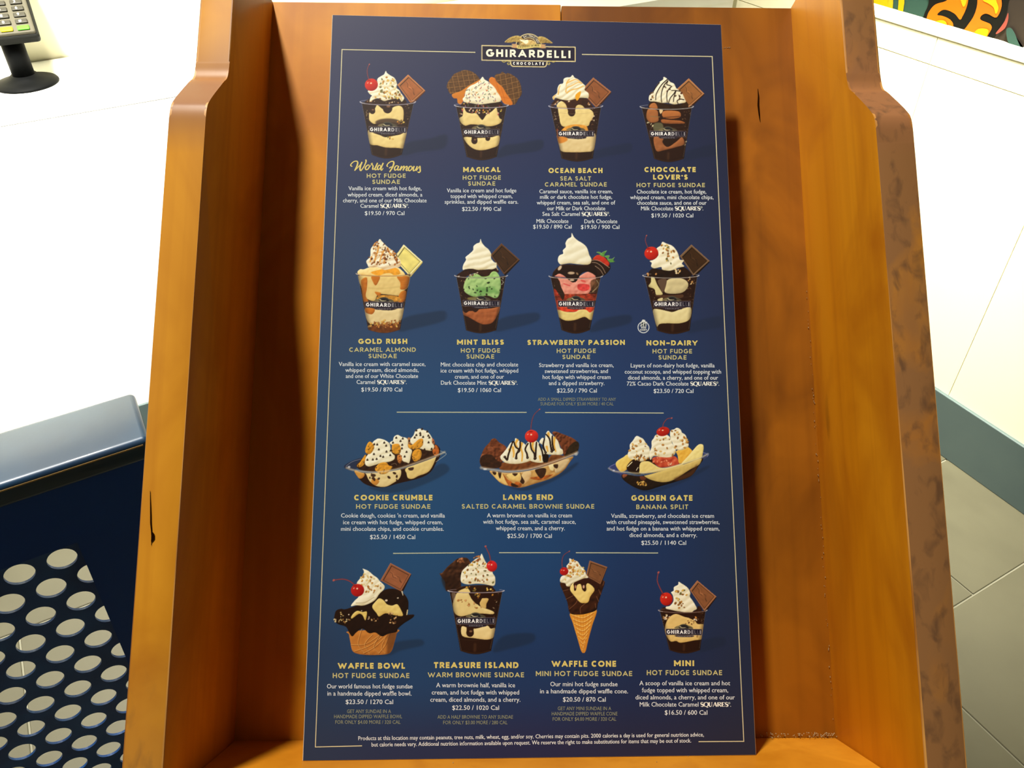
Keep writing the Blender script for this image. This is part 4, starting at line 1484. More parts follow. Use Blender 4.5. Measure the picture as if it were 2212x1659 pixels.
for (x, y) in [(665, 505), (720, 510), (850, 475), (885, 530), (750, 600), (890, 640), (660, 685), (960, 705), (780, 720), (830, 735), (540, 790), (640, 785), (710, 775), (1070, 385), (1190, 400), (1150, 445), (1010, 475), (1180, 515), (1175, 580), (1260, 645), (1225, 730), (970, 620), (1440, 335), (1510, 300), (1515, 335), (1410, 380), (1565, 370), (1660, 345), (1680, 380), (1665, 470), (1545, 225), (1640, 270), (1440, 250), (1720, 590), (1590, 600), (1310, 440)]:
    p.P([(x - 20, y + 16), (x + 2, y - 22), (x + 22, y + 14), (x, y + 22)], (52, 34, 18))
    p.E(x - 4, y - 4, 7, 5, (110, 84, 56), al=.7)
p.P([(940, 880), (1020, 800), (1100, 830), (1120, 880), (1060, 920), (980, 900)], FUD)
p.S([(980, 880), (1050, 860), (1080, 890)], 9, (150, 130, 110), al=.7)
f = [(160, 940), (300, 985), (600, 1020), (900, 1000), (1200, 930), (1600, 790), (1850, 700), (1960, 650)]
p.S(f, 46, (214, 190, 150), al=.42)
p.S(f, 9, (240, 232, 220), al=.6)
p.S([(a, c + 30) for a, c in f[1:-1]], 6, (232, 216, 190), al=.5)
p.E(205, 925, 24, 18, (226, 230, 240), al=.8, bl=4)
p.S([(1880, 630), (1990, 680), (1930, 740), (1800, 830)], 12, (200, 204, 196), al=.6)
fin(p, 'printed plastic boat of cookie dough sundae with chocolate chips')

# 10 ---- brownie boat
p = pic(1010, 870, .12206, 2212, 1560)
p.shadow([(700, 1480), (1000, 1560), (1400, 1440), (1760, 1250), (1960, 1080), (1880, 1080), (1500, 1330), (1000, 1500)], .45)
M = p.poly([(400, 1200), (700, 1240), (1100, 1200), (1500, 1080), (1860, 950), (1800, 1060), (1700, 1200), (1500, 1330), (1200, 1430), (950, 1500), (780, 1480), (600, 1430), (460, 1300)])
p.relief(M, (214, 168, 96), (130, 84, 40), (250, 224, 160), r=30, nz=.9, ns=70)
blobs(p, M, [([(440, 1230), (620, 1260), (720, 1460), (560, 1390), (470, 1300)], (250, 220, 140), (180, 120, 50)),
             ([(700, 1270), (920, 1250), (930, 1370), (840, 1380), (740, 1340)], (250, 222, 140), (190, 130, 50)),
             ([(980, 1240), (1120, 1220), (1100, 1350), (1000, 1440), (930, 1400)], (236, 206, 150), (180, 130, 76)),
             ([(1430, 1080), (1520, 1090), (1520, 1200), (1460, 1180)], (250, 234, 180), (200, 170, 100)),
             ([(1560, 1080), (1800, 1000), (1700, 1180), (1560, 1240)], (226, 200, 150), (140, 110, 70))])
for q in ([(620, 1250), (700, 1350), (780, 1400), (820, 1480), (720, 1460)], [(860, 1400), (960, 1440), (920, 1500), (800, 1490)], [(1100, 1330), (1300, 1300), (1520, 1270), (1300, 1370)]):
    p.P(q, (176, 92, 36), clip=M, nz=.4)
for q in ([(540, 1200), (600, 1220), (580, 1340), (550, 1300)], [(440, 1210), (510, 1230), (490, 1280), (450, 1260)], [(920, 1200), (960, 1300), (1010, 1390), (980, 1440), (930, 1400), (950, 1320)], [(1200, 1180), (1380, 1160), (1370, 1280), (1300, 1340), (1230, 1270)], [(1520, 1100), (1600, 1090), (1590, 1160), (1540, 1150)], [(780, 1420), (900, 1470), (860, 1500), (780, 1480)], [(790, 1250), (890, 1250), (840, 1300)]):
    p.P(q, (60, 36, 20), clip=M, nz=.3)
M = p.poly([(560, 1160), (620, 1060), (900, 1040), (1100, 1020), (1400, 1000), (1500, 920), (1700, 940), (1730, 980), (1500, 1080), (1100, 1180), (700, 1200)])
p.relief(M, (130, 74, 34), (60, 30, 12), (190, 120, 60), r=16, nz=.9, ns=50)


def brownie(pts, c=(122, 64, 36), d=(52, 26, 12)):
    M_ = p.poly(pts)
    p.relief(M_, c, d, (166, 100, 62), r=18, st=5, nz=1.2, ns=34)
    return M_


brownie([(215, 1040), (240, 930), (300, 800), (390, 700), (420, 650), (490, 632), (560, 700), (660, 760), (690, 840), (620, 920), (620, 1060), (560, 1150), (380, 1160), (260, 1140)])
p.P([(218, 1045), (250, 950), (340, 915), (440, 930), (520, 1020), (600, 1060), (560, 1150), (380, 1160), (260, 1140)], (56, 32, 18), nz=.4)
p.E(630, 800, 56, 44, (136, 74, 46), nz=.3)
p.E(400, 810, 50, 40, (142, 80, 50), nz=.3)
brownie([(1500, 530), (1560, 510), (1700, 560), (1850, 620), (1940, 690), (1970, 760), (1930, 880), (1740, 970), (1690, 900), (1640, 760), (1560, 620)])
p.P([(1730, 960), (1780, 800), (1880, 700), (1950, 690), (1975, 760), (1930, 870)], (48, 34, 18), nz=.4)
for pts in ([(1425, 495), (1470, 540), (1530, 600), (1600, 680), (1640, 800), (1680, 830), (1680, 910), (1560, 920), (1380, 900), (1340, 760), (1270, 700), (1320, 620), (1370, 640), (1380, 560)],
            [(1160, 660), (1240, 690), (1310, 800), (1380, 900), (1370, 1040), (1240, 1060), (1080, 1000), (1030, 800), (1060, 700)],
            [(848, 625), (920, 680), (1000, 720), (1060, 800), (1120, 960), (1100, 1030), (900, 1080), (700, 1070), (600, 1010), (580, 950), (620, 900), (700, 800), (760, 710), (830, 690)]):
    p.cream(pts, ridge=(75, 84, .5, 60))
for q in ([(880, 660), (850, 730), (880, 780)], [(960, 720), (940, 800), (970, 900), (960, 1030)], [(800, 790), (820, 900), (810, 960)], [(1160, 680), (1150, 780), (1180, 850)], [(1430, 540), (1440, 600)], [(1540, 620), (1530, 740), (1560, 860)], [(1400, 780), (1420, 860)], [(1280, 950), (1290, 1020)], [(740, 830), (760, 850)]):
    p.S(q, 44, (236, 172, 54), w1=24, al=.85, bl=3)
for q in ([(800, 690), (760, 800), (720, 930), (700, 1010), (660, 960)], [(820, 690), (850, 780), (920, 840), (870, 900), (860, 980)], [(930, 690), (930, 780), (900, 860)], [(1070, 720), (1020, 820), (1050, 900), (1060, 970)], [(1110, 700), (1130, 820), (1180, 900), (1190, 990)], [(1220, 700), (1210, 820), (1200, 980)], [(1270, 740), (1320, 860), (1340, 960), (1400, 1040)], [(1360, 640), (1340, 760), (1380, 880)], [(1390, 560), (1450, 640), (1470, 760), (1490, 860)], [(1500, 590), (1500, 700), (1520, 830)]):
    p.S(q, 26, (40, 22, 14), w1=34)
    p.E(q[-1][0], q[-1][1], 24, 24, (40, 22, 14))
    p.E(q[-1][0] - 4, q[-1][1] - 4, 7, 5, (200, 180, 150), al=.7)
p.P([(1330, 920), (1430, 920), (1420, 1040), (1340, 1050)], (30, 18, 10))
p.cherry(1132, 592, 118, 112, [(1120, 480), (1135, 340), (1180, 210), (1275, 115)], c=(226, 52, 40), sw=14)
f = [(240, 1150), (420, 1180), (700, 1215), (1000, 1190), (1250, 1130), (1500, 1050), (1750, 960), (1940, 880)]
p.S(f, 56, (226, 196, 160), al=.4)
p.S(f, 9, (244, 236, 220), al=.7)
p.S([(a, c + 36) for a, c in f[1:-1]], 6, (240, 220, 190), al=.6)
p.E(310, 1175, 34, 16, (236, 238, 240), al=.8, bl=4)
p.E(1920, 910, 30, 26, (206, 206, 200), al=.7, bl=4)
fin(p, 'printed plastic boat of brownie sundae with a cherry on top')

# 11 ---- banana split
p = pic(1290, 890, .11754, 2212, 1480)
p.shadow([(640, 1400), (1000, 1480), (1500, 1330), (1900, 1120), (2080, 1000), (1960, 1010), (1500, 1250), (1000, 1420)], .35)
p.P([(215, 1020), (330, 950), (420, 1000), (520, 1100), (470, 1200), (400, 1140), (260, 1080)], (60, 66, 120), al=.9)
p.P([(1930, 760), (2040, 780), (2000, 850), (1900, 900)], (60, 66, 110), al=.8)
M = p.poly([(480, 1140), (800, 1180), (1200, 1080), (1600, 960), (1940, 850), (1860, 1000), (1720, 1180), (1450, 1280), (1150, 1370), (900, 1440), (720, 1400), (560, 1310), (460, 1220)])
p.relief(M, (40, 26, 16), (14, 8, 4), (90, 60, 34), r=36)
blobs(p, M, [([(780, 1040), (960, 1000), (1300, 1030), (1600, 950), (1900, 820), (1880, 960), (1700, 1060), (1420, 1240), (1220, 1290), (1000, 1250), (860, 1170)], (226, 200, 116), (130, 104, 50)),
             ([(790, 1170), (900, 1210), (860, 1260), (800, 1240)], (110, 56, 34), (60, 30, 18)),
             ([(470, 1150), (560, 1120), (540, 1180), (480, 1210)], (160, 90, 60), (90, 50, 30))])
p.P([(1420, 1220), (1700, 1100), (1840, 960), (1760, 1160), (1500, 1260)], (84, 50, 26), clip=M, al=.75, bl=14)
p.specks(p.poly([(740, 1290), (900, 1290), (880, 1370), (780, 1350)]), 14, [(220, 176, 90), (190, 140, 60)], sz=(12, 24))
M = p.poly([(340, 950), (380, 890), (480, 830), (560, 780), (680, 850), (600, 960), (540, 1060), (440, 1100), (370, 1030)])
p.relief(M, (250, 222, 120), (206, 150, 50), (255, 240, 180), r=26)
M = p.poly([(540, 1020), (600, 920), (700, 860), (900, 860), (1010, 860), (1100, 960), (900, 1000), (800, 1060), (790, 1150), (600, 1110)])
p.relief(M, (40, 22, 12), (16, 8, 4), (80, 50, 30), r=24)
p.S([(560, 1000), (640, 920)], 16, (240, 230, 180))
p.S([(720, 1070), (750, 1020)], 12, (230, 220, 190))
M = p.poly([(1010, 860), (1100, 820), (1400, 810), (1480, 870), (1500, 960), (1300, 1010), (1150, 1015), (1050, 940)])
p.relief(M, (214, 92, 60), (140, 30, 20), (250, 170, 130), r=20, nz=1.2, ns=60)
p.specks(M, 10, [(250, 190, 150), (240, 130, 90)], sz=(14, 30), seed=4)
M = p.poly([(1450, 720), (1560, 680), (1660, 640), (1750, 720), (1740, 800), (1560, 940), (1500, 930), (1480, 800)])
p.relief(M, (244, 196, 80), (206, 130, 30), (255, 230, 150), r=22, nz=.4)
M = p.poly([(1560, 930), (1680, 800), (1780, 680), (1860, 600), (1930, 594), (1955, 640), (1940, 760), (1900, 850), (1700, 920), (1560, 960)])
p.relief(M, (250, 236, 160), (206, 180, 90), (255, 248, 200), r=26)
M = p.poly([(775, 1000), (800, 930), (870, 905), (960, 912), (1040, 960), (1150, 1020), (1300, 1020), (1560, 950), (1500, 1010), (1100, 1100), (800, 1130), (780, 1060)])
p.relief(M, (244, 222, 140), (200, 170, 86), (255, 244, 190), r=20)
for pts in ([(1465, 290), (1530, 320), (1560, 380), (1620, 420), (1660, 520), (1680, 600), (1660, 650), (1560, 700), (1440, 680), (1380, 560), (1340, 440), (1350, 340), (1410, 320)],
            [(720, 440), (800, 470), (850, 500), (900, 580), (960, 660), (970, 800), (900, 880), (800, 910), (700, 870), (600, 860), (560, 770), (600, 690), (600, 600), (660, 520)],
            [(1080, 420), (1200, 410), (1300, 430), (1360, 500), (1380, 580), (1440, 660), (1430, 770), (1340, 830), (1200, 830), (1040, 810), (980, 880), (960, 760), (1000, 640), (1000, 540), (1040, 480)]):
    M = p.cream(pts, ridge=(-14, 92, .5, 60))
    p.specks(M, 20, [(206, 146, 60), (180, 116, 40), (232, 190, 110), (150, 96, 40)], sz=(12, 28), seed=len(pts))
p.specks(p.poly([(700, 800), (900, 800), (880, 880), (720, 870)]), 14, [(206, 140, 60), (120, 80, 40)], sz=(14, 28))
p.cherry(1210, 358, 122, 84, [(1205, 270), (1225, 200), (1290, 125), (1370, 112)], c=(196, 40, 28), sw=16)
f = [(215, 1035), (330, 1090), (560, 1110), (760, 1125), (1000, 1090), (1400, 1000), (1700, 910), (1900, 840), (2035, 770)]
p.S(f, 44, (226, 216, 170), al=.3)
p.S(f, 9, (230, 222, 190), al=.7)
p.S([(a, c + 34) for a, c in f[2:-1]], 6, (226, 214, 170), al=.6)
p.S([(330, 955), (225, 1010), (240, 1050)], 9, (120, 126, 190))
p.E(305, 1075, 22, 14, (216, 220, 244), al=.9, bl=3)
p.S([(1950, 745), (2040, 780), (2020, 820)], 9, (130, 136, 190))
fin(p, 'printed plastic boat of banana split with a cherry on the middle cream')

# 12 ---- waffle bowl
p = pic(700, 1200, .13864, 1659, 1620)
p.shadow([(600, 1550), (1000, 1560), (1200, 1480), (1540, 1400), (1520, 1310), (1300, 1320), (1100, 1360)], .4)
p.square([(1035, 120), (1355, 290), (1200, 560), (880, 390)], (152, 92, 60), (150, 94, 64), (40, 20, 12), th=(26, 12))
M = p.poly([(390, 1230), (400, 1180), (1120, 1150), (1130, 1220), (1100, 1340), (1050, 1490), (960, 1540), (700, 1550), (520, 1530), (440, 1480), (410, 1350)])
p.relief(M, (206, 132, 56), (120, 66, 24), (236, 170, 80), r=40, st=3, nz=.5, ns=50)
for q in ([(480, 1500), (700, 1420), (900, 1280), (960, 1200)], [(620, 1530), (800, 1430), (980, 1260)], [(430, 1400), (640, 1390), (800, 1300), (900, 1220)], [(860, 1530), (960, 1400), (1030, 1220)], [(600, 1140), (560, 1260), (540, 1400), (640, 1530)], [(760, 1240), (640, 1390), (720, 1540)], [(860, 1270), (780, 1430), (870, 1530)], [(960, 1290), (900, 1440), (960, 1530)]):
    p.S(q, 9, (110, 58, 20), al=.7)
    p.S([(a - 8, c - 8) for a, c in q], 8, (246, 190, 110), al=.6)
p.P([(1000, 1180), (1130, 1160), (1110, 1330), (1040, 1500), (980, 1540)], (70, 38, 20), al=.55, bl=16, clip=M)
M = p.poly([(160, 1010), (170, 900), (200, 850), (270, 830), (360, 830), (700, 700), (900, 560), (1000, 520), (1120, 525), (1230, 580), (1310, 700), (1310, 850), (1300, 920), (1400, 920), (1380, 970), (1240, 1060), (1150, 1140), (1130, 1190), (1000, 1220), (900, 1260), (800, 1200), (700, 1210), (600, 1140), (500, 1200), (440, 1260), (390, 1200), (340, 1110), (220, 1070)])
p.relief(M, (38, 20, 10), (14, 7, 3), (84, 52, 30), r=34, st=3.4, nz=.6, ns=60)
M = p.poly([(750, 800), (800, 720), (860, 668), (930, 700), (980, 760), (1060, 780), (1140, 760), (1200, 850), (1225, 940), (1100, 930), (960, 900), (860, 950), (820, 900)])
p.relief(M, (240, 216, 130), (190, 150, 70), (255, 240, 180), r=24)
M = p.poly([(420, 960), (460, 900), (520, 862), (600, 880), (665, 875), (660, 960), (640, 1010), (600, 930), (540, 910), (440, 980)])
p.relief(M, (236, 210, 120), (180, 140, 60), (255, 240, 180), r=14)
for (x, y, a, c) in ((970, 700, 20, 16), (1150, 662, 14, 9), (585, 860, 10, 6), (385, 920, 10, 10), (700, 960, 10, 8), (690, 990, 9, 7)):
    p.E(x, y, a, c, (230, 214, 190), bl=2)
p.specks(p.poly([(160, 990), (380, 990), (400, 1030), (220, 1060)]) + p.poly([(260, 880), (310, 900), (300, 980), (260, 960)]), 22, [(196, 170, 110), (150, 110, 60), (220, 200, 150)], sz=(6, 16))
p.specks(p.poly([(1010, 900), (1140, 900), (1120, 1050), (1020, 1040)]) + p.poly([(640, 990), (840, 980), (760, 1070)]), 22, [(160, 110, 60), (200, 160, 110), (90, 54, 30)], sz=(7, 18))
p.S([(1215, 560), (1230, 620)], 18, (236, 226, 200), w1=8)
p.S([(1300, 850), (1290, 920)], 14, (236, 216, 160))
M = p.cream([(600, 205), (690, 240), (760, 300), (830, 350), (870, 400), (940, 470), (930, 530), (860, 600), (800, 690), (700, 750), (600, 780), (500, 775), (425, 790), (430, 760), (480, 700), (540, 640), (560, 560), (510, 440), (550, 370), (610, 300), (620, 240)], ridge=(-38, 100, .5, 60))
p.specks(p.poly([(620, 260), (760, 330), (900, 460), (820, 560), (700, 600), (580, 560), (540, 440)]), 44, [(206, 140, 50), (180, 120, 50), (236, 206, 130)], sz=(9, 20), seed=6)
p.S([(500, 740), (640, 730), (780, 650)], 14, (176, 156, 110), al=.6, bl=3)
p.cherry(522, 540, 104, 98, [(480, 465), (400, 400), (290, 368), (150, 385)], c=(190, 30, 26), sw=20)
fin(p, 'printed waffle bowl sundae with cherry and milk chocolate square')

# 13 ---- warm brownie cup
p = pic(930, 1170, .1567, 1560, 1600)
p.shadow([(860, 1520), (1050, 1490), (1404, 1390), (1420, 1270), (1150, 1270), (960, 1330)])
M = p.poly([(125, 440), (160, 430), (230, 350), (300, 290), (380, 230), (480, 220), (530, 250), (560, 330), (500, 420), (420, 480), (420, 620), (360, 680), (220, 680), (200, 560), (160, 500)])
p.relief(M, (70, 42, 26), (28, 14, 8), (126, 80, 50), r=20, st=5, nz=1.1, ns=40)
p.P([(150, 500), (260, 480), (380, 520), (400, 660), (225, 680)], (40, 22, 12), al=.6, bl=10)
p.specks(p.poly([(350, 250), (460, 230), (470, 300), (380, 280)]), 10, [(170, 106, 66), (130, 76, 44)], sz=(9, 22))
rim = (240, 1015, 675, 30)


def ins(c):
    blobs(p, c, [([(340, 760), (380, 700), (520, 690), (560, 780), (640, 860), (700, 900), (860, 960), (860, 1000), (700, 990), (560, 1000), (420, 1030), (330, 980), (310, 850)], (240, 218, 150), (190, 156, 90)),
                 ([(680, 800), (740, 780), (800, 790), (770, 860), (760, 920), (690, 890)], (230, 196, 120), (180, 140, 70)),
                 ([(430, 1170), (520, 1190), (620, 1200), (740, 1170), (790, 1160), (830, 1200), (890, 1195), (875, 1310), (780, 1350), (600, 1330), (440, 1300)], (244, 222, 160), (196, 160, 90))])
    p.drips(c, 1170, [(545, 96, 90)])
    p.P([(540, 700), (720, 700), (700, 800), (650, 865), (590, 820), (550, 760)], FUD, clip=c)
    p.specks(p.poly([(340, 800), (560, 820), (740, 920), (700, 940), (520, 880), (360, 860)]), 16, [(170, 110, 50), (206, 150, 90)], sz=(8, 18))
    p.specks(p.poly([(600, 720), (700, 720), (660, 780)]) + p.poly([(820, 720), (890, 700), (880, 770)]), 8, NUTS, sz=(10, 18))
    p.P([(290, 710), (350, 720), (330, 830), (310, 820)], (200, 180, 150), clip=c, al=.5)


p.cup(rim, (412, 835, 1505, 48), ins)
M = p.poly([(350, 700), (380, 640), (480, 610), (800, 600), (870, 640), (880, 700), (640, 705)])
p.relief(M, (50, 28, 14), FUDS, (100, 66, 40), r=14, nz=.5)
p.P([(380, 690), (430, 660), (500, 640), (535, 670), (540, 705), (420, 705)], (240, 214, 140))
M = p.cream([(703, 165), (730, 220), (760, 280), (800, 330), (840, 380), (860, 440), (890, 490), (890, 580), (860, 610), (760, 590), (640, 580), (520, 590), (440, 570), (415, 530), (420, 460), (440, 400), (490, 350), (560, 290), (620, 240), (680, 210)], ridge=(-10, 84, .4, 60))
p.specks(p.poly([(620, 230), (680, 250), (820, 380), (880, 580), (760, 600), (460, 560), (420, 440), (540, 300)]), 46, NUTS + [(150, 90, 50)], sz=(8, 20), seed=9)
p.specks(p.poly([(600, 210), (680, 210), (680, 280), (610, 280)]), 10, [(190, 120, 60), (150, 86, 40)], sz=(10, 20))
p.specks(p.poly([(400, 600), (620, 620), (640, 690), (520, 660)]) + p.poly([(740, 640), (870, 640), (860, 690), (760, 680)]), 12, NUTS, sz=(9, 18))
p.cherry(845, 338, 72, 76, [(828, 262), (812, 180), (780, 110), (758, 65)], c=(222, 40, 44), sw=15)
p.rimline(rim, (206, 190, 206))
p.label(355, 1048, 890, 1046, 92)
fin(p, 'printed sundae cup with a brownie chunk and cherry')

# 14 ---- waffle cone
p = pic(1150, 1180, .15068, 1460, 1560)
M = p.poly([(540, 960), (700, 975), (920, 905), (860, 1130), (800, 1350), (765, 1500), (735, 1530), (700, 1500), (640, 1300), (580, 1100)])
p.relief(M, (240, 168, 60), (160, 86, 24), (255, 210, 110), r=26, st=3.4, nz=.3)
for i in range(9):
    y = 1010 + i * 62
    hw = 175 * (1530 - y) / 560
    p.S([(728 - hw, y - 30), (728, y + 14), (728 + hw * .95, y - 70)], 12, (255, 214, 120), clip=M, al=.8)
    p.S([(728 - hw, y - 16), (728, y + 30), (728 + hw * .95, y - 54)], 9, (176, 96, 30), clip=M, al=.7)
for i in range(-4, 5):
    p.S([(728 + i * 48, 930), (735 + i * 14, 1500)], 8, (196, 112, 36), clip=M, al=.5)
M = p.poly([(400, 520), (560, 480), (900, 480), (1035, 500), (1000, 640), (940, 820), (915, 915), (800, 960), (680, 980), (540, 960), (500, 800), (440, 650)])
p.relief(M, (64, 32, 16), (26, 12, 6), (130, 80, 50), r=26, st=4.5, nz=1.0, ns=50)
for q in ([(440, 640), (520, 620)], [(480, 760), (600, 700)], [(530, 900), (620, 820), (660, 740)], [(690, 960), (690, 880), (760, 820)], [(910, 880), (900, 820)], [(950, 790), (920, 720)], [(980, 690), (950, 620)], [(1010, 560), (1030, 500)]):
    p.S(q, 8, (150, 96, 66), al=.7)
p.square([(822, 208), (1072, 300), (975, 545), (770, 430)], (128, 82, 50), (140, 92, 60), (44, 24, 14), th=(10, 6))
M = p.poly([(540, 620), (580, 530), (700, 500), (800, 500), (860, 570), (890, 630), (830, 720), (800, 800), (740, 815), (680, 800), (610, 720)])
p.relief(M, (252, 226, 140), (206, 166, 80), (255, 246, 190), r=30)
M = p.poly([(600, 520), (740, 450), (840, 470), (940, 530), (960, 600), (900, 640), (880, 590), (800, 530), (770, 560), (775, 620), (750, 650), (715, 620), (700, 560), (680, 540), (640, 560), (625, 630), (600, 635), (595, 580)])
p.relief(M, (58, 26, 14), (24, 10, 4), (110, 66, 44), r=12)
p.E(735, 580, 14, 24, (226, 180, 150), bl=2)
p.E(618, 580, 10, 24, (200, 140, 110), bl=2)
M = p.cream([(530, 175), (580, 195), (650, 220), (690, 280), (750, 340), (770, 400), (800, 450), (740, 460), (640, 500), (560, 540), (540, 575), (490, 570), (470, 530), (400, 510), (410, 440), (470, 400), (500, 330), (490, 280), (530, 230)], ridge=(-36, 70, .5, 50))
p.specks(p.poly([(540, 200), (640, 220), (760, 340), (740, 400), (580, 460), (450, 500), (500, 320)]), 44, [(226, 160, 60), (200, 130, 50), (240, 210, 120)], sz=(9, 22), seed=5)
p.cherry(455, 360, 62, 58, [(430, 305), (425, 220), (450, 130), (530, 72)], c=(196, 30, 30), sw=10)
fin(p, 'printed dipped waffle cone with cherry and chocolate square', 2)

# 15 ---- mini
p = pic(1390, 1220, .12658, 1501, 1600)
p.shadow([(960, 1490), (1150, 1450), (1400, 1360), (1380, 1240), (1150, 1250), (1000, 1320)], .3)
p.square([(918, 270), (1242, 545), (1040, 790), (790, 430)], (140, 88, 54), (164, 108, 72), (34, 18, 10))
rim = (255, 1085, 775, 42)


def ins(c):
    blobs(p, c, [([(370, 1060), (400, 960), (460, 880), (560, 840), (700, 890), (860, 930), (920, 1010), (1040, 1030), (1020, 1250), (860, 1290), (640, 1330), (560, 1300), (460, 1305), (380, 1180)], (238, 206, 130), (186, 146, 70))])
    p.P([(620, 820), (800, 840), (900, 900), (940, 1010), (880, 960), (760, 900)], FUD, clip=c, nz=.3)
    p.P([(900, 1230), (930, 1180), (930, 1240)], (120, 84, 40), clip=c, al=.6)
    p.specks(p.poly([(340, 880), (460, 820), (440, 900), (360, 930)]) + p.poly([(860, 850), (900, 850), (910, 940), (870, 940)]) + p.poly([(970, 900), (1010, 910), (980, 930)]), 16, [(226, 196, 130), (206, 140, 70), (240, 220, 190)], sz=(10, 24))
    p.specks(p.poly([(700, 960), (880, 960), (860, 1040), (720, 1010)]), 8, [(160, 106, 50), (110, 70, 40)], sz=(8, 18))


p.cup(rim, (440, 965, 1455, 60), ins)
p.P([(290, 780), (330, 730), (400, 730), (480, 760), (600, 790), (860, 790), (940, 700), (1000, 780), (860, 815), (600, 830), (400, 810)], (48, 26, 16), nz=.4)
M = p.cream([(600, 290), (650, 320), (700, 350), (760, 400), (800, 480), (790, 540), (830, 600), (880, 680), (910, 750), (860, 780), (820, 810), (700, 810), (640, 800), (560, 790), (480, 770), (390, 750), (385, 715), (450, 700), (510, 620), (500, 520), (470, 470), (515, 440), (520, 380), (590, 340)], ridge=(-26, 110, .45, 60))
p.specks(p.poly([(560, 440), (760, 440), (760, 560), (720, 740), (640, 740), (480, 720), (540, 600)]), 22, NUTS, sz=(12, 26), seed=3)
p.cherry(390, 585, 106, 112, [(325, 480), (270, 370), (235, 260), (256, 130)], sw=20)
p.rimline(rim, (170, 140, 130), al=.8)
p.label(378, 1090, 1000, 1096, 108)
fin(p, 'printed mini sundae cup with cherry and milk chocolate square')

# logo at the head of the card ----------------------------------------------------------
p = Pic(1020, 60, .11302, 2212, 885)
p.k_sub = 1
p.names = []
GOLD = (226, 210, 156)
DK = (26, 20, 48)
p.P([(178, 330), (1978, 362), (1978, 655), (178, 628)], GOLD, sm=False)
p.P([(196, 350), (1960, 382), (1960, 634), (196, 608)], DK, sm=False)
for sg in (1, -1):
    def m_(pts):
        return [((2 * 1080 - a) if sg < 0 else a, c) for a, c in pts]
    p.S(m_([(570, 640), (610, 658), (660, 636), (720, 650)]), 13, (200, 180, 80))
    p.S(m_([(735, 655), (720, 692), (690, 705), (674, 682), (694, 672)]), 13, (206, 188, 90))
p.P([(722, 640), (1440, 650), (1434, 700), (1415, 740), (1385, 757), (775, 747), (742, 728), (728, 695)], GOLD, sm=False)
p.P([(744, 640), (1418, 650), (1412, 698), (1400, 724), (1378, 738), (784, 728), (760, 714), (748, 690)], DK, sm=False)
p.E(1080, 350, 252, 240, GOLD)
p.E(1080, 350, 234, 222, (24, 20, 36))
p.E(1080, 350, 160, 166, GOLD)
p.E(1080, 350, 146, 152, (90, 56, 30))
p.P([(178, 336), (760, 346), (760, 362), (178, 350)], GOLD, sm=False)
p.P([(196, 352), (1960, 384), (1960, 634), (196, 608)], DK, sm=False)
# wings
for pts in ([(620, 272), (700, 200), (790, 160), (880, 152), (950, 190), (1000, 260), (960, 300), (880, 280), (800, 270), (760, 280), (700, 285)],
            [(1540, 292), (1450, 220), (1380, 180), (1300, 165), (1250, 190), (1290, 290), (1340, 300), (1400, 290), (1470, 295)]):
    M = p.poly(pts)
    p.relief(M, (206, 176, 96), (120, 92, 40), (240, 220, 150), r=10, nz=.8, ns=30)
for i in range(7):
    p.S([(650 + i * 34, 268 - i * 2), (760 + i * 26, 200)], 5, (110, 84, 40), al=.7)
    p.S([(1505 - i * 30, 282 - i * 2), (1390 - i * 20, 210)], 5, (110, 84, 40), al=.7)
M = p.poly([(915, 225), (980, 240), (1060, 230), (1150, 240), (1230, 300), (1200, 330), (1080, 340), (960, 330), (880, 310), (960, 290)])
p.relief(M, (226, 196, 120), (150, 110, 50), CREAM, r=12, nz=.5)
p.P([(915, 222), (980, 238), (1060, 228), (1075, 270), (1040, 310), (1000, 300), (970, 270), (925, 250)], (255, 250, 214))
p.P([(750, 310), (860, 318), (860, 385), (750, 375), (780, 345)], (206, 160, 110))
p.P([(1410, 325), (1290, 318), (1290, 385), (1410, 388), (1380, 352)], (206, 160, 110))
p.P([(860, 335), (960, 340), (1060, 335), (1200, 312), (1305, 312), (1305, 375), (1200, 378), (1060, 398), (960, 402), (860, 395)], (226, 206, 124))
o = p.done(None)
o.name = 'eagle_emblem'
o['label'] = 'gold eagle emblem and dark name band at the head of the card'
LOGO_K = (1020, 60, .11302)


# ------------------------------------------------------------------ lettering
def arc_(cx, cy, rx, ry, a0, a1, n=10):
    return [(cx + rx * math.cos(math.radians(a0 + (a1 - a0) * i / n)), cy + ry * math.sin(math.radians(a0 + (a1 - a0) * i / n))) for i in range(n + 1)]


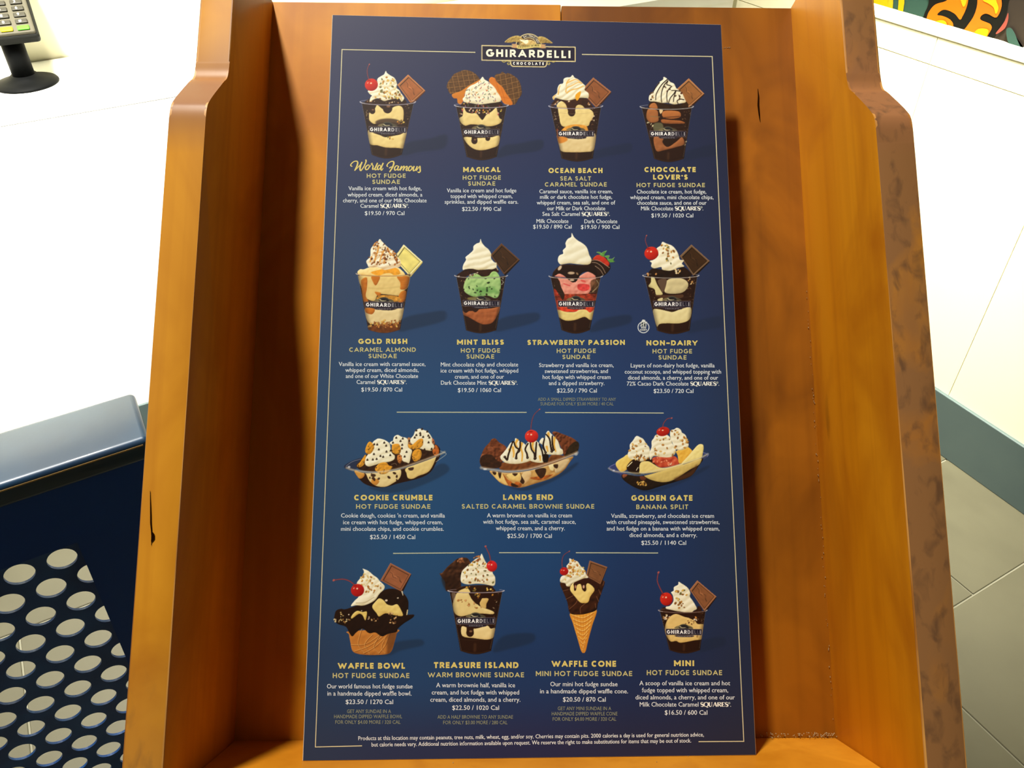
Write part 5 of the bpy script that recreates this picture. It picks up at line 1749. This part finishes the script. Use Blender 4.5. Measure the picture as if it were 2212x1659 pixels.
S_PTS = [tuple(q) for q in spline([(.93, .83), (.72, .97), (.48, 1), (.2, .94), (.07, .75), (.2, .58), (.5, .5), (.82, .41), (.95, .24), (.8, .06), (.5, 0), (.25, .03), (.04, .17)], 3, closed=False)]
GL = {
    'A': (.92, [[(0, 0), (.5, 1), (1, 0)], [(.2, .3), (.8, .3)]]),
    'B': (.68, [[(0, .52), (.55, .52)] + arc_(.6, .26, .4, .26, 90, -90) + [(0, 0), (0, 1), (.5, 1)] + arc_(.55, .77, .36, .23, 90, -80)]),
    'C': (.82, [arc_(.56, .5, .56, .5, 48, 312, 16)]),
    'D': (.8, [[(0, 0), (0, 1), (.4, 1)] + arc_(.42, .5, .58, .5, 90, -90, 14) + [(0, 0)]]),
    'E': (.6, [[(1, 1), (0, 1), (0, 0), (1, 0)], [(0, .5), (.9, .5)]]),
    'F': (.58, [[(1, 1), (0, 1), (0, 0)], [(0, .48), (.9, .48)]]),
    'G': (.88, [arc_(.53, .5, .53, .5, 48, 350, 18) + [(1.02, .46), (.6, .46)]]),
    'H': (.78, [[(0, 0), (0, 1)], [(1, 0), (1, 1)], [(0, .5), (1, .5)]]),
    'I': (0, [[(.5, 0), (.5, 1)]]),
    'K': (.76, [[(0, 0), (0, 1)], [(.98, 1), (.0, .4)], [(.3, .58), (1, 0)]]),
    'L': (.56, [[(0, 1), (0, 0), (1, 0)]]),
    'M': (.95, [[(0, 0), (0, 1), (.5, .3), (1, 1), (1, 0)]]),
    'N': (.8, [[(0, 0), (0, 1), (1, 0), (1, 1)]]),
    'O': (.98, [arc_(.5, .5, .5, .5, 0, 360, 24)]),
    'P': (.66, [[(0, 0), (0, 1), (.5, 1)] + arc_(.58, .72, .42, .28, 90, -90) + [(0, .44)]]),
    'R': (.7, [[(0, 0), (0, 1), (.5, 1)] + arc_(.56, .72, .42, .28, 90, -90) + [(0, .44)], [(.46, .44), (1, 0)]]),
    'S': (.66, [S_PTS]),
    'T': (.7, [[(0, 1), (1, 1)], [(.5, 1), (.5, 0)]]),
    'U': (.74, [[(0, 1), (0, .42)] + arc_(.48, .42, .48, .42, 180, 350) + [(1, .5)], [(1, 1), (1, 0)]]),
    'V': (.9, [[(0, 1), (.5, 0), (1, 1)]]),
    'W': (1.32, [[(0, 1), (.26, 0), (.5, .86), (.74, 0), (1, 1)]]),
    'Y': (.84, [[(0, 1), (.5, .42), (1, 1)], [(.5, .42), (.5, 0)]]),
    '-': (.62, [[(0, .42), (1, .42)]]),
    "'": (.05, [[(.75, 1), (.35, .68)]]),
}


class Ink:
    """collects flat printed strokes and faces in layout coordinates"""

    def __init__(s, z=2):
        s.V, s.F, s.C, s.z, s.n = [], [], [], z, 0

    def tri(s, pts, faces, col):
        o = len(s.V)
        s.n += 1
        zz = s.z * .000015 + (s.n % 12) * 1e-6
        for q in pts:
            s.V.append((q[0], q[1], zz))
            s.C.append(col)
        for f_ in faces:
            s.F.append(tuple(o + i for i in f_))

    def stroke(s, P_, w, col, ws=None, yl=None):
        """a mitred band along the polyline P_ (layout coordinates)"""
        P_ = np.array(P_, float)
        if yl is not None:
            # break the band at sharp corners; both arms run on and are trimmed to the line of the capitals
            for i in range(1, len(P_) - 1):
                a, c = P_[i] - P_[i - 1], P_[i + 1] - P_[i]
                la, lc = np.hypot(*a), np.hypot(*c)
                if la > 1e-6 and lc > 1e-6 and np.dot(a, c) / la / lc < -.1:
                    s.stroke(np.vstack([P_[:i], [P_[i] + a / la * w * .42]]), w, col, yl=yl)
                    s.stroke(np.vstack([[P_[i] - c / lc * w * .42], P_[i + 1:]]), w, col, yl=yl)
                    return
        keep = [0] + [i for i in range(1, len(P_)) if np.hypot(*(P_[i] - P_[i - 1])) > 1e-6]
        P_ = P_[keep]
        if ws is not None:
            ws = np.array(ws)[keep]
        n = len(P_)
        closed = n > 4 and np.hypot(*(P_[0] - P_[-1])) < 1e-4
        L, R_ = [], []
        for i in range(n):
            a = P_[i] - P_[i - 1] if i > 0 else (P_[0] - P_[-2] if closed else P_[1] - P_[0])
            c = P_[i + 1] - P_[i] if i < n - 1 else (P_[1] - P_[0] if closed else P_[-1] - P_[-2])
            a = a / np.hypot(*a)
            c = c / np.hypot(*c)
            na, nc = np.array([-a[1], a[0]]), np.array([-c[1], c[0]])
            m = na + nc
            l = np.hypot(*m)
            m = na if l < 1e-3 else m / l
            k = min(1 / max(np.dot(m, na), .34), 1.28)
            hw = (w if ws is None else ws[i]) / 2
            L.append(P_[i] + m * hw * k)
            R_.append(P_[i] - m * hw * k)
        pts = L + R_
        if yl is not None:
            pts = [(q_[0], min(max(q_[1], yl[0]), yl[1])) for q_ in pts]
        s.tri(pts, [(i, i + 1, n + i + 1, n + i) for i in range(n - 1)], col)

    def build(s, name, parent, label=None):
        V = np.array(s.V)
        u, v = menu_pt(V[:, 0], V[:, 1])
        # quads wound so that they face the reader
        F_ = np.array(s.F)
        o = raw_mesh(name, np.stack([u, v, V[:, 2]], -1), F_, np.array(s.C, float), parent=parent, label=label)
        return o


def caps(ink, text, x0, x1, y0, y1, cap, wt, col, track=.16, colf=None, space=.42):
    """geometric capitals: baseline from (x0,y0) to (x1,y1), height cap, stroke weight wt (share of cap)"""
    tot = 0
    pos = []
    for ch in text:
        if ch == ' ':
            tot += space
            continue
        w = max(GL[ch][0] - wt * .2, 0) + (wt if ch == 'I' or ch == "'" else 0)
        pos.append((ch, tot, w))
        tot += w + track
    tot -= track
    sx = (x1 - x0) / tot
    for ch, px_, w in pos:
        g = GL[ch]
        for pl_ in g[1]:
            Q = []
            for (a, c) in pl_:
                xx = px_ + (w / 2 if w <= wt * 1.2 and ch == 'I' else wt / 2 + a * (w - wt))
                if ch == "'":
                    xx = px_ + a * wt
                # open butt ends reach the cap line, joints stay inside
                yy = wt / 2 + c * (1 - wt)
                Q.append([xx, yy])
            # stretch butt ends that sit on the cap/base line
            for e, nb in ((0, 1), (-1, -2)):
                if len(Q) > 1 and abs(Q[e][0] - Q[nb][0]) < .02:
                    if abs(pl_[e][1] - 1) < 1e-6:
                        Q[e][1] = 1.0
                    elif abs(pl_[e][1]) < 1e-6:
                        Q[e][1] = 0.0
                elif len(Q) > 1 and abs(Q[e][1] - Q[nb][1]) < .02 and ch in 'EFLT-' and pl_[e][0] > .8 or ch in 'T-' and abs(Q[e][1] - Q[nb][1]) < .02:
                    Q[e][0] += (wt * .42 if Q[e][0] > Q[nb][0] else -wt * .3)
                elif len(Q) > 1 and ch in 'AVWYKRN':
                    d_ = np.array(Q[e]) - np.array(Q[nb])
                    if pl_[e][1] in (0, 1):
                        k_ = (wt / 2) / max(abs(d_[1]), 1e-6)
                        Q[e][0] += d_[0] * k_
                        Q[e][1] += d_[1] * k_
            R_ = []
            for (a, c) in Q:
                f_ = (a * sx) / (x1 - x0)
                R_.append((x0 + a * sx, y0 + (y1 - y0) * f_ - c * cap))
            cc = col if colf is None else colf((px_ + w / 2) / tot)
            ink.stroke(R_, wt * cap * (.5 + .5 * sx / cap), cc, yl=(y0 + (y1 - y0) * px_ / tot - cap, y0 + (y1 - y0) * px_ / tot))


GOLDT = (222, 204, 118)
GOLDS = (200, 192, 132)
WHITE = (226, 234, 240)
FAINT = (142, 148, 122)

T1 = [
    ("MAGICAL", 1000.4, 1080.9, 371.8, 10.9), ("OCEAN BEACH", 1184.7, 1301.6, 373.9, 11), ("CHOCOLATE", 1391.8, 1503.1, 371.8, 11), ("LOVER'S", 1410.5, 1486, 388, 11),
    ("GOLD RUSH", 773.8, 880, 742.8, 11.1), ("MINT BLISS", 987, 1088.9, 744.6, 11), ("STRAWBERRY PASSION", 1138.7, 1350, 745.1, 10.9), ("NON-DAIRY", 1396.2, 1506.9, 746.2, 11),
    ("COOKIE CRUMBLE", 764.8, 934.5, 1080.8, 12), ("LANDS END", 1086.5, 1195.1, 1080, 12), ("GOLDEN GATE", 1363.5, 1496.1, 1081.7, 12.2),
    ("WAFFLE BOWL", 729.6, 875.1, 1444.6, 12.8), ("TREASURE ISLAND", 936.6, 1120.2, 1443.2, 13), ("WAFFLE CONE", 1191.3, 1331, 1440.3, 13), ("MINI", 1455.6, 1499.6, 1438.9, 12.4)]
for t_, a, c, y, h in T1:
    ink = Ink(2)
    caps(ink, t_, a, c, y, y, h, .245, GOLDT, .15)
    ink.build('heading', mb)
T2 = [
    ("HOT FUDGE", 792.1, 876.4, 384.2, 9.2), ("SUNDAE", 803.8, 863.9, 397.3, 9.2), ("HOT FUDGE", 999.4, 1082.1, 388.3, 9.2), ("SUNDAE", 1010.7, 1070, 401.1, 9.2),
    ("SEA SALT", 1209.8, 1277, 390.1, 9.2), ("CARAMEL SUNDAE", 1176.8, 1310.7, 403, 9.2), ("HOT FUDGE SUNDAE", 1375, 1522.8, 404.3, 9.2),
    ("CARAMEL ALMOND", 754.3, 898.3, 760.1, 9.5), ("SUNDAE", 795.5, 857.1, 773.8, 9.5), ("HOT FUDGE", 995.4, 1080.3, 761.9, 9.4), ("SUNDAE", 1007.3, 1067.6, 774.8, 9.4),
    ("HOT FUDGE", 1202.5, 1287.1, 762.5, 9.4), ("SUNDAE", 1214.4, 1274.9, 775.7, 9.4), ("HOT FUDGE", 1409.5, 1495, 763.4, 9.4), ("SUNDAE", 1422.1, 1483, 776.8, 9.4),
    ("HOT FUDGE SUNDAE", 769, 929.8, 1099.1, 10), ("SALTED CARAMEL BROWNIE SUNDAE", 997.2, 1283.8, 1098.8, 10), ("BANANA SPLIT", 1374.1, 1486.9, 1099.9, 10),
    ("HOT FUDGE SUNDAE", 718.7, 884.4, 1464.7, 10.8), ("WARM BROWNIE SUNDAE", 924, 1132.1, 1463.1, 10.8), ("MINI HOT FUDGE SUNDAE", 1157.4, 1365.8, 1460.4, 10.8), ("HOT FUDGE SUNDAE", 1397, 1560, 1458.4, 10.8)]
for t_, a, c, y, h in T2:
    ink = Ink(2)
    caps(ink, t_, a, c, y, y, h, .185, GOLDS, .17)
    ink.build('subheading', mb)

# the script line, traced stroke by stroke
SK = (750, 340, 165 / 2212.)
ink = Ink(2)


def script(pts, ws):
    Q = spline(pts, 5, closed=False)
    wv = np.interp(np.linspace(0, 1, len(Q)), np.linspace(0, 1, len(ws)), ws) * SK[2]
    ink.stroke([(SK[0] + a * SK[2], SK[1] + c * SK[2]) for a, c in Q], 1, GOLDT, ws=wv)


for pts, ws in [
    ([(150, 262), (105, 240), (110, 200), (180, 130), (260, 108), (305, 140), (290, 230), (250, 320), (215, 385)], [26, 34, 30, 26, 36, 44, 40, 34]),
    ([(215, 385), (330, 270), (400, 190), (430, 130)], [22, 24, 36, 40]),
    ([(425, 150), (385, 250), (370, 340), (395, 390)], [38, 44, 46, 40]),
    ([(395, 390), (470, 290), (530, 170), (548, 100), (530, 65)], [36, 30, 36, 44, 30]),
    ([(640, 225), (590, 225), (530, 290), (540, 350), (590, 345), (640, 280), (640, 225), (665, 265), (700, 200)], [30, 30, 40, 36, 30, 38, 30, 16, 18]),
    ([(690, 195), (720, 175), (725, 210), (750, 250), (740, 310), (735, 355)], [34, 36, 30, 36, 40, 40]),
    ([(735, 355), (780, 330), (840, 250), (878, 160)], [34, 20, 34, 40]),
    ([(878, 160), (830, 270), (800, 340), (830, 360), (870, 330)], [34, 40, 40, 30, 20]),
    ([(970, 235), (920, 230), (880, 290), (890, 355), (940, 330), (980, 250)], [26, 32, 40, 36, 26, 34]),
    ([(1045, 160), (1000, 260), (975, 340), (1000, 370), (1045, 310)], [40, 42, 42, 32, 16]),
    ([(1185, 270), (1150, 240), (1200, 160), (1290, 115), (1345, 130), (1345, 200), (1300, 310), (1225, 425)], [26, 34, 28, 30, 40, 46, 42, 34]),
    ([(1215, 315), (1260, 285), (1345, 270)], [26, 30, 24]),
    ([(1470, 245), (1420, 245), (1375, 300), (1375, 360), (1410, 365), (1460, 320), (1490, 250)], [26, 30, 40, 38, 30, 26, 34]),
    ([(1495, 250), (1465, 320), (1475, 370), (1530, 330), (1580, 250)], [40, 40, 34, 18, 34]),
    ([(1580, 250), (1545, 320), (1530, 380)], [38, 40, 38]),
    ([(1530, 380), (1590, 300), (1640, 255), (1650, 290), (1615, 380)], [30, 24, 34, 42, 38]),
    ([(1615, 380), (1670, 300), (1725, 258), (1735, 300), (1705, 360), (1730, 385), (1775, 350)], [28, 24, 34, 42, 38, 28, 18]),
    ([(1860, 255), (1810, 265), (1775, 330), (1790, 385), (1840, 370), (1880, 310), (1860, 255), (1900, 290), (1930, 260)], [28, 32, 40, 34, 30, 38, 30, 18, 18]),
    ([(1940, 250), (1915, 330), (1920, 385), (1965, 370), (2020, 280), (2030, 255)], [38, 40, 36, 26, 30, 38]),
    ([(2030, 255), (2005, 330), (1995, 390)], [38, 40, 38]),
    ([(1995, 390), (2050, 320), (2105, 260), (2110, 320), (2115, 400), (2080, 438), (2040, 415)], [26, 22, 34, 40, 40, 32, 28])]:
    script(pts, ws)
ink.build('heading', mb, 'gold heading in joined-up script')

# names on the printed cups and at the head
for (x0, y0, x1, y1, hg) in LOGOS:
    ink = Ink(4)
    def cf(t_):
        v = 1.0 if t_ < .55 else max(.2, 1 - (t_ - .55) * 2.4)
        if t_ > .95:
            v = .62
        return tuple(b_ * (1 - v) + a_ * v for a_, b_ in zip((236, 234, 236), (34, 28, 44)))
    w = x1 - x0
    caps(ink, "GHIRARDELLI", x0 + w * .035, x1 - w * .035, y0 + hg * .8, y1 + hg * .8, hg * .6, .24, None, .2, colf=cf)
    caps(ink, "CHOCOLATE", x0 + w * .33, x0 + w * .68, y0 + hg * 1.3, y0 + hg * 1.3, hg * .17, .2, (150, 146, 150), .5)
    ink.build('cup_lettering', mb)
ox, oy, kk = LOGO_K
ink = Ink(4)
caps(ink, "GHIRARDELLI", ox + 262 * kk, ox + 1880 * kk, oy + 553 * kk, oy + 583 * kk, 145 * kk, .225, (255, 252, 232), .22)
caps(ink, "CHOCOLATE", ox + 780 * kk, ox + 1370 * kk, oy + 706 * kk, oy + 714 * kk, 52 * kk, .25, (250, 250, 246), .5)
# words on the arch and the ribbon
arcw = "SAN FRANCISCO"
for i, ch in enumerate(arcw):
    if ch == ' ':
        continue
    a = math.radians(118 - i * 7.9)
    cx_, cy_ = 1080 + 197 * math.cos(a), 350 - 194 * math.sin(a)
    g = GL[ch]
    for pl_ in g[1]:
        Q = []
        for (u_, v_) in pl_:
            lx = (u_ - .5) * max(g[0], .1) * 30
            ly = (v_ - .5) * 34
            t_ = math.pi / 2 - a
            Q.append((cx_ + lx * math.cos(t_) + ly * math.sin(t_), cy_ + lx * math.sin(t_) - ly * math.cos(t_)))
        ink.stroke([(ox + q[0] * kk, oy + q[1] * kk) for q in Q], 8 * kk, (222, 210, 190))
caps(ink, "FOUNDED IN", ox + 880 * kk, ox + 1160 * kk, oy + 384 * kk, oy + 356 * kk, 34 * kk, .2, (92, 80, 30), .3)
ink.build('emblem_lettering', mb, 'cream and white capitals of the emblem')
ink = Ink(4)
caps(ink, "NON", 1385.0, 1395.6, 709.9, 709.9, 3.2, .3, (214, 220, 216), .15)
caps(ink, "DAIRY", 1383.0, 1397.3, 714.3, 714.3, 3.4, .3, (214, 220, 216), .15)
ink.build('badge_lettering', mb)
# the word in bold serif capitals
SQ = [(821.7, 876.6, 448.8), (1256.6, 1310.7, 466.4), (1458.1, 1512.6, 454.4), (814.8, 871.9, 829.5), (1055.7, 1111.4, 831.1), (1491.5, 1547, 833), (1513.4, 1572.6, 1526.2)]
SG = {'S': (.62, [(S_PTS, [.08, .1, .2, .34, .3, .12, .08])]),
      'Q': (.92, [(arc_(.5, .5, .5, .5, 90, 450, 24), [.1, .3, .1, .3, .1]), ([(.5, .0), (.75, -.2), (1.05, -.16)], [.1, .16, .06])]),
      'U': (.8, [([(.12, 1), (.12, .3), (.3, .02), (.62, .02), (.82, .3), (.82, 1)], [.3, .3, .2, .1, .1, .1]), ([(-.1, .97), (.34, .97)], [.07, .07]), ([(.66, .97), (1, .97)], [.07, .07])]),
      'A': (.86, [([(0, .0), (.5, 1)], [.09, .09]), ([(.5, 1), (.9, .0)], [.3, .3]), ([(.2, .32), (.75, .32)], [.07, .07]), ([(-.1, .03), (.16, .03)], [.07, .07])]),
      'R': (.8, [([(.12, 0), (.12, 1)], [.3, .3]), ([(.1, .97), (.5, .97)] + arc_(.55, .75, .22, .22, 90, -90, 8) + [(.1, .53)], [.07, .08, .28, .28, .08, .07]), ([(.45, .5), (.95, .02)], [.26, .26])]),
      'E': (.62, [([(.15, 0), (.15, 1)], [.34, .34]), ([(.1, .97), (.95, .97), (.95, .8)], [.08, .08, .08]), ([(.1, .5), (.75, .5)], [.08, .08]), ([(.1, .03), (.98, .03), (.98, .22)], [.08, .08, .08])])}
for (x0, x1, yb) in SQ:
    ink = Ink(4)
    word = 'SQUARES'
    tot = sum(SG[ch][0] for ch in word) + .12 * 6
    sx = (x1 - x0) / tot
    cap = 8.3 if yb < 1400 else 9.2
    pp = 0
    for ch in word:
        w, sts = SG[ch]
        for pl_, ws in sts:
            wv = np.interp(np.linspace(0, 1, len(pl_)), np.linspace(0, 1, len(ws)), ws) * cap
            ink.stroke([(x0 + (pp + a * w) * sx, yb - c * cap) for a, c in pl_], 1, (244, 246, 240), ws=wv)
        pp += w + .12
    rx = x1 + 2.6
    ink.stroke([(rx + 1.9 * math.cos(t_), yb - cap + 1.8 + 1.9 * math.sin(t_)) for t_ in np.linspace(0, 2 * math.pi, 13)], .8, (190, 200, 196))
    ink.tri([(rx - .7, yb - cap + .8), (rx + .8, yb - cap + 1.4), (rx + .5, yb - cap + 3), (rx - .7, yb - cap + 3)], [(0, 1, 2, 3)], (150, 160, 160))
    ink.tri([(x1 + 5.0, yb - 1.3), (x1 + 6.4, yb - 1.3), (x1 + 6.4, yb + .1), (x1 + 5.0, yb + .1)], [(0, 1, 2, 3)], (220, 226, 226))
    ink.build('serif_word', mb)

# hairline border and rules
RC = (206, 200, 164)
for pl_ in ([(1026.8, 113.2), (738.8, 107), (681.2, 1613.6), (782, 1611)], [(1257, 117.6), (1538.4, 122.2), (1606.6, 1601.4), (1509, 1602)]):
    ink = Ink(3)
    ink.stroke(pl_, 2.1, RC)
    ink.build('border_line', mb)
for a in ((857, 890.4, 1137.6, 890.8), (1177.5, 891, 1433.6, 892.3), (849.2, 1195.4, 1024.6, 1194), (1078, 1194, 1210.7, 1194), (1243.9, 1194, 1421.6, 1194.6)):
    ink = Ink(3)
    ink.stroke([(a[0], a[1]), (a[2], a[3])], 2.0, (190, 196, 170))
    ink.build('divider_line', mb)

# body text -------------------------------------------------------------------------
B_ = [  # text, x0, x1, baseline, size of the capitals, colour, second baseline
    ("Vanilla ice cream with hot fudge,", 752.9, 910.5, 411), ("whipped cream, diced almonds, a", 750.9, 912.4, 424.6), ("cherry, and one of our Milk Chocolate", 741, 921.4, 437.2), ("Caramel", 778.6, 817.4, 448.8), ("$19.50 / 970 Cal", 788.1, 873.5, 464.7),
    ("Vanilla ice cream and hot fudge", 965.2, 1115.3, 415.6), ("topped with whipped cream,", 973.1, 1106.8, 427.9), ("sprinkles, and dipped waffle ears.", 960.6, 1119.3, 440.1), ("$22.50 / 990 Cal", 998.2, 1082.1, 455.6),
    ("Caramel sauce, vanilla ice cream,", 1165.1, 1323.2, 417.6), ("milk or dark chocolate hot fudge,", 1166.6, 1322.1, 429.6), ("whipped cream, sea salt, and one of", 1159.5, 1329, 441.8), ("our Milk or Dark Chocolate", 1181.8, 1307.2, 454.2), ("Sea Salt Caramel", 1171.8, 1252.5, 466.4),
    ("Milk Chocolate", 1158.9, 1227.9, 481.8), ("Dark Chocolate", 1262.5, 1333.4, 482.2), ("$19.50 / 890 Cal", 1151.6, 1234.6, 493.9), ("$19.50 / 900 Cal", 1254.8, 1337.9, 494.5),
    ("Chocolate ice cream, hot fudge,", 1375.6, 1525.5, 418.2), ("whipped cream, mini chocolate chips,", 1361.2, 1541.1, 430.3), ("chocolate sauce, and one of our", 1376.2, 1526.1, 442.3), ("Milk Chocolate", 1384.7, 1454, 454.4), ("$19.50 / 1020 Cal", 1407, 1497.4, 469.6),
    ("Vanilla ice cream with caramel sauce,", 731.8, 919, 790.7), ("whipped cream, diced almonds,", 746.1, 904.3, 803.6), ("and one of our White Chocolate", 746.9, 903.1, 816.6), ("Caramel", 770.4, 810.2, 829.5), ("$19.50 / 870 Cal", 780.4, 868.7, 845.8),
    ("Mint chocolate chip and chocolate", 952.2, 1119.3, 791.7), ("ice cream with hot fudge, whipped", 952, 1119.3, 804.8), ("cream, and one of our", 982.5, 1088.7, 818), ("Dark Chocolate Mint", 952.6, 1051.5, 831.1), ("$19.50 / 1060 Cal", 989, 1082.1, 847),
    ("Strawberry and vanilla ice cream,", 1164.5, 1325.5, 793.1), ("sweetened strawberries, and", 1176.9, 1313.1, 805.9), ("hot fudge with whipped cream", 1172.3, 1318.8, 818.7), ("and a dipped strawberry.", 1185.5, 1305.5, 831.9), ("$22.50 / 790 Cal", 1203.1, 1289, 848),
    ("Layers of non-dairy hot fudge, vanilla", 1362.6, 1543.6, 793.7), ("coconut scoops, and whipped topping with", 1349.4, 1557.5, 807.2), ("diced almonds, a cherry, and one of our", 1356.5, 1551, 820.2), ("72% Cacao Dark Chocolate", 1354.1, 1487.2, 833), ("$23.50 / 720 Cal", 1411.9, 1497.8, 848.9),
    ("Cookie dough, cookies 'n cream, and vanilla", 736.8, 961, 1118), ("ice cream with hot fudge, whipped cream,", 741.4, 956.2, 1132.4), ("mini chocolate chips, and cookie crumbles.", 736.8, 958.6, 1146.7), ("$25.50 / 1450 Cal", 799.3, 896.9, 1164.4),
    ("A warm brownie on vanilla ice cream", 1052.1, 1235.4, 1117.7), ("with hot fudge, sea salt, caramel sauce,", 1043.5, 1243.7, 1131.4), ("whipped cream, and a cherry.", 1071.2, 1220, 1145.3), ("$25.50 / 1700 Cal", 1095.9, 1192, 1162),
    ("Vanilla, strawberry, and chocolate ice cream", 1320.1, 1542.3, 1118.6), ("with crushed pineapple, sweetened strawberries,", 1309.9, 1554, 1132), ("and hot fudge on a banana with whipped cream,", 1310.5, 1554, 1146.1), ("diced almonds, and a cherry.", 1359.6, 1505.6, 1160.2), ("$25.50 / 1140 Cal", 1385.4, 1482, 1176.9),
    ("Our world famous hot fudge sundae", 706.3, 891.2, 1487.1), ("in a handmade dipped waffle bowl.", 707.4, 888.9, 1502.5), ("$23.50 / 1270 Cal", 746.7, 849.1, 1520.8),
    ("A warm brownie half, vanilla ice", 942.3, 1112.5, 1484.6), ("cream, and hot fudge with whipped", 932.8, 1121.3, 1500.2), ("cream, diced almonds, and a cherry.", 929.6, 1124, 1515.8), ("$22.50 / 1020 Cal", 976.9, 1077.9, 1533.4),
    ("Our mini hot fudge sundae", 1188.8, 1333.9, 1482.3), ("in a handmade dipped waffle cone.", 1166.7, 1356.5, 1497.7), ("$20.50 / 870 Cal", 1216, 1308.4, 1515.6),
    ("A scoop of vanilla ice cream and hot", 1381.2, 1577, 1480.3), ("fudge topped with whipped cream,", 1386.6, 1572.9, 1495.4), ("diced almonds, a cherry, and one of our", 1372.8, 1587.3, 1510.8), ("Milk Chocolate Caramel", 1381.9, 1508.7, 1526.2), ("$16.50 / 600 Cal", 1435.9, 1527.9, 1543.8)]
F_ = [
    ("ADD A SMALL DIPPED STRAWBERRY TO ANY", 1161.9, 1330.7, 866, 6.9), ("SUNDAE FOR ONLY $3.00 MORE / 40 CAL", 1167.5, 1325.3, 875.8, 6.9),
    ("GET ANY SUNDAE IN A", 749.7, 844.6, 1540.2, 7.6), ("HANDMADE DIPPED WAFFLE BOWL", 721.7, 868.8, 1551.5, 7.6), ("FOR ONLY $4.00 MORE / 320 CAL", 724.4, 865.2, 1563.5, 7.6),
    ("ADD A HALF BROWNIE TO ANY SUNDAE", 945.2, 1108.2, 1552.4, 7.6), ("FOR ONLY $3.00 MORE / 280 CAL", 957.4, 1096.2, 1564.4, 7.6),
    ("GET ANY MINI SUNDAE IN A", 1204.9, 1320.2, 1534.1, 7.6), ("HANDMADE DIPPED WAFFLE CONE", 1191.8, 1333.7, 1545.4, 7.6), ("FOR ONLY $4.00 MORE / 320 CAL", 1194, 1331.2, 1556.9, 7.6)]
LINES = []
for t_ in B_:
    y = t_[3]
    cap = 8.5 if y < 600 else (8.8 if y < 900 else (9.0 if y < 1300 else 9.6))
    LINES.append(('description_text', t_[0], t_[1], t_[2], y, y, cap, WHITE, .1))
for t_ in F_:
    LINES.append(('offer_text', t_[0], t_[1], t_[2], t_[3], t_[3], t_[4], FAINT, 0))
LINES.append(('notice_text', "Products at this location may contain peanuts, tree nuts, milk, wheat, egg, and/or soy. Cherries may contain pits. 2000 calories a day is used for general nutrition advice,", 774.1, 1520.4, 1599.0, 1590.9, 8.6, WHITE, .1))
LINES.append(('notice_text', "but calorie needs vary. Additional nutrition information available upon request. We reserve the right to make substitutions for items that may be out of stock.", 802.8, 1492.9, 1612.6, 1603.8, 8.6, WHITE, .1))
LINES.append(('emblem_year', "1852", ox + 1180 * kk, ox + 1280 * kk, oy + 354 * kk, oy + 350 * kk, 34 * kk, (92, 80, 30), .1))
tmpc = bpy.data.collections.new('tmp')
COL.children.link(tmpc)
objs = []


def font_obj(body):
    c_ = bpy.data.curves.new('line', 'FONT')
    c_.body = body
    c_.resolution_u = 2
    o_2 = bpy.data.objects.new('line', c_)
    tmpc.objects.link(o_2)
    return o_2


ref = font_obj('H')
for L_ in LINES:
    objs.append(font_obj(L_[1]))
DG = [font_obj(d_) for _, d_ in _digits]
bpy.context.view_layer.update()
dg = bpy.context.evaluated_depsgraph_get()


def font_mesh(o_2):
    me = bpy.data.meshes.new_from_object(o_2.evaluated_get(dg))
    me.calc_loop_triangles()
    V = np.empty(len(me.vertices) * 3)
    me.vertices.foreach_get('co', V)
    T_ = np.empty(len(me.loop_triangles) * 3, int)
    me.loop_triangles.foreach_get('vertices', T_)
    bpy.data.meshes.remove(me)
    return V.reshape(-1, 3), T_.reshape(-1, 3)


capf = font_mesh(ref)[0][:, 1].max()
bags = {}
for L_, o_2 in zip(LINES, objs):
    name, body, x0, x1, y0, y1, cap, col, bold = L_
    V, T_ = font_mesh(o_2)
    lo, hi = V[:, 0].min(), V[:, 0].max()
    t_ = (V[:, 0] - lo) / (hi - lo)
    X_ = x0 + t_ * (x1 - x0)
    Y_ = y0 + (y1 - y0) * t_ - V[:, 1] * cap / capf
    bag = bags.setdefault((name, len(bags)), [[], [], [], 0])
    for dx in ((-bold, bold) if bold else (0,)):
        bag[0].append(np.stack([X_ + dx, Y_, np.full_like(X_, .00005 + (dx > 0) * 2e-6)], -1))
        bag[1].append(T_ + bag[3])
        bag[2].append(np.tile(np.array(col, float), (len(V), 1)))
        bag[3] += len(V)
for (name, _n1), (Vs, Ts, Cs, _) in bags.items():
    V = np.concatenate(Vs)
    u, v = menu_pt(V[:, 0], V[:, 1])
    if name == 'emblem_year':
        V[:, 2] = .00008
    raw_mesh(name, np.stack([u, v, V[:, 2]], -1), np.concatenate(Ts), np.concatenate(Cs), parent=mb)
for (ko, _), o_2 in zip(_digits, DG):
    V, T_ = font_mesh(o_2)
    s_ = .0062 / capf
    c0 = (V[:, 0].min() + V[:, 0].max()) / 2
    me = bpy.data.meshes.new('digit')
    me.from_pydata([((a - c0) * s_ - .002, c * s_ - .003, .0038) for a, c, _2 in V], [], [tuple(int(q) for q in t_) for t_ in T_])
    me.materials.append(M_digit)
    d_ = bpy.data.objects.new('digit', me)
    COL.objects.link(d_)
    d_.parent = ko
for o_2 in list(tmpc.objects):
    bpy.data.objects.remove(o_2)
bpy.data.collections.remove(tmpc)
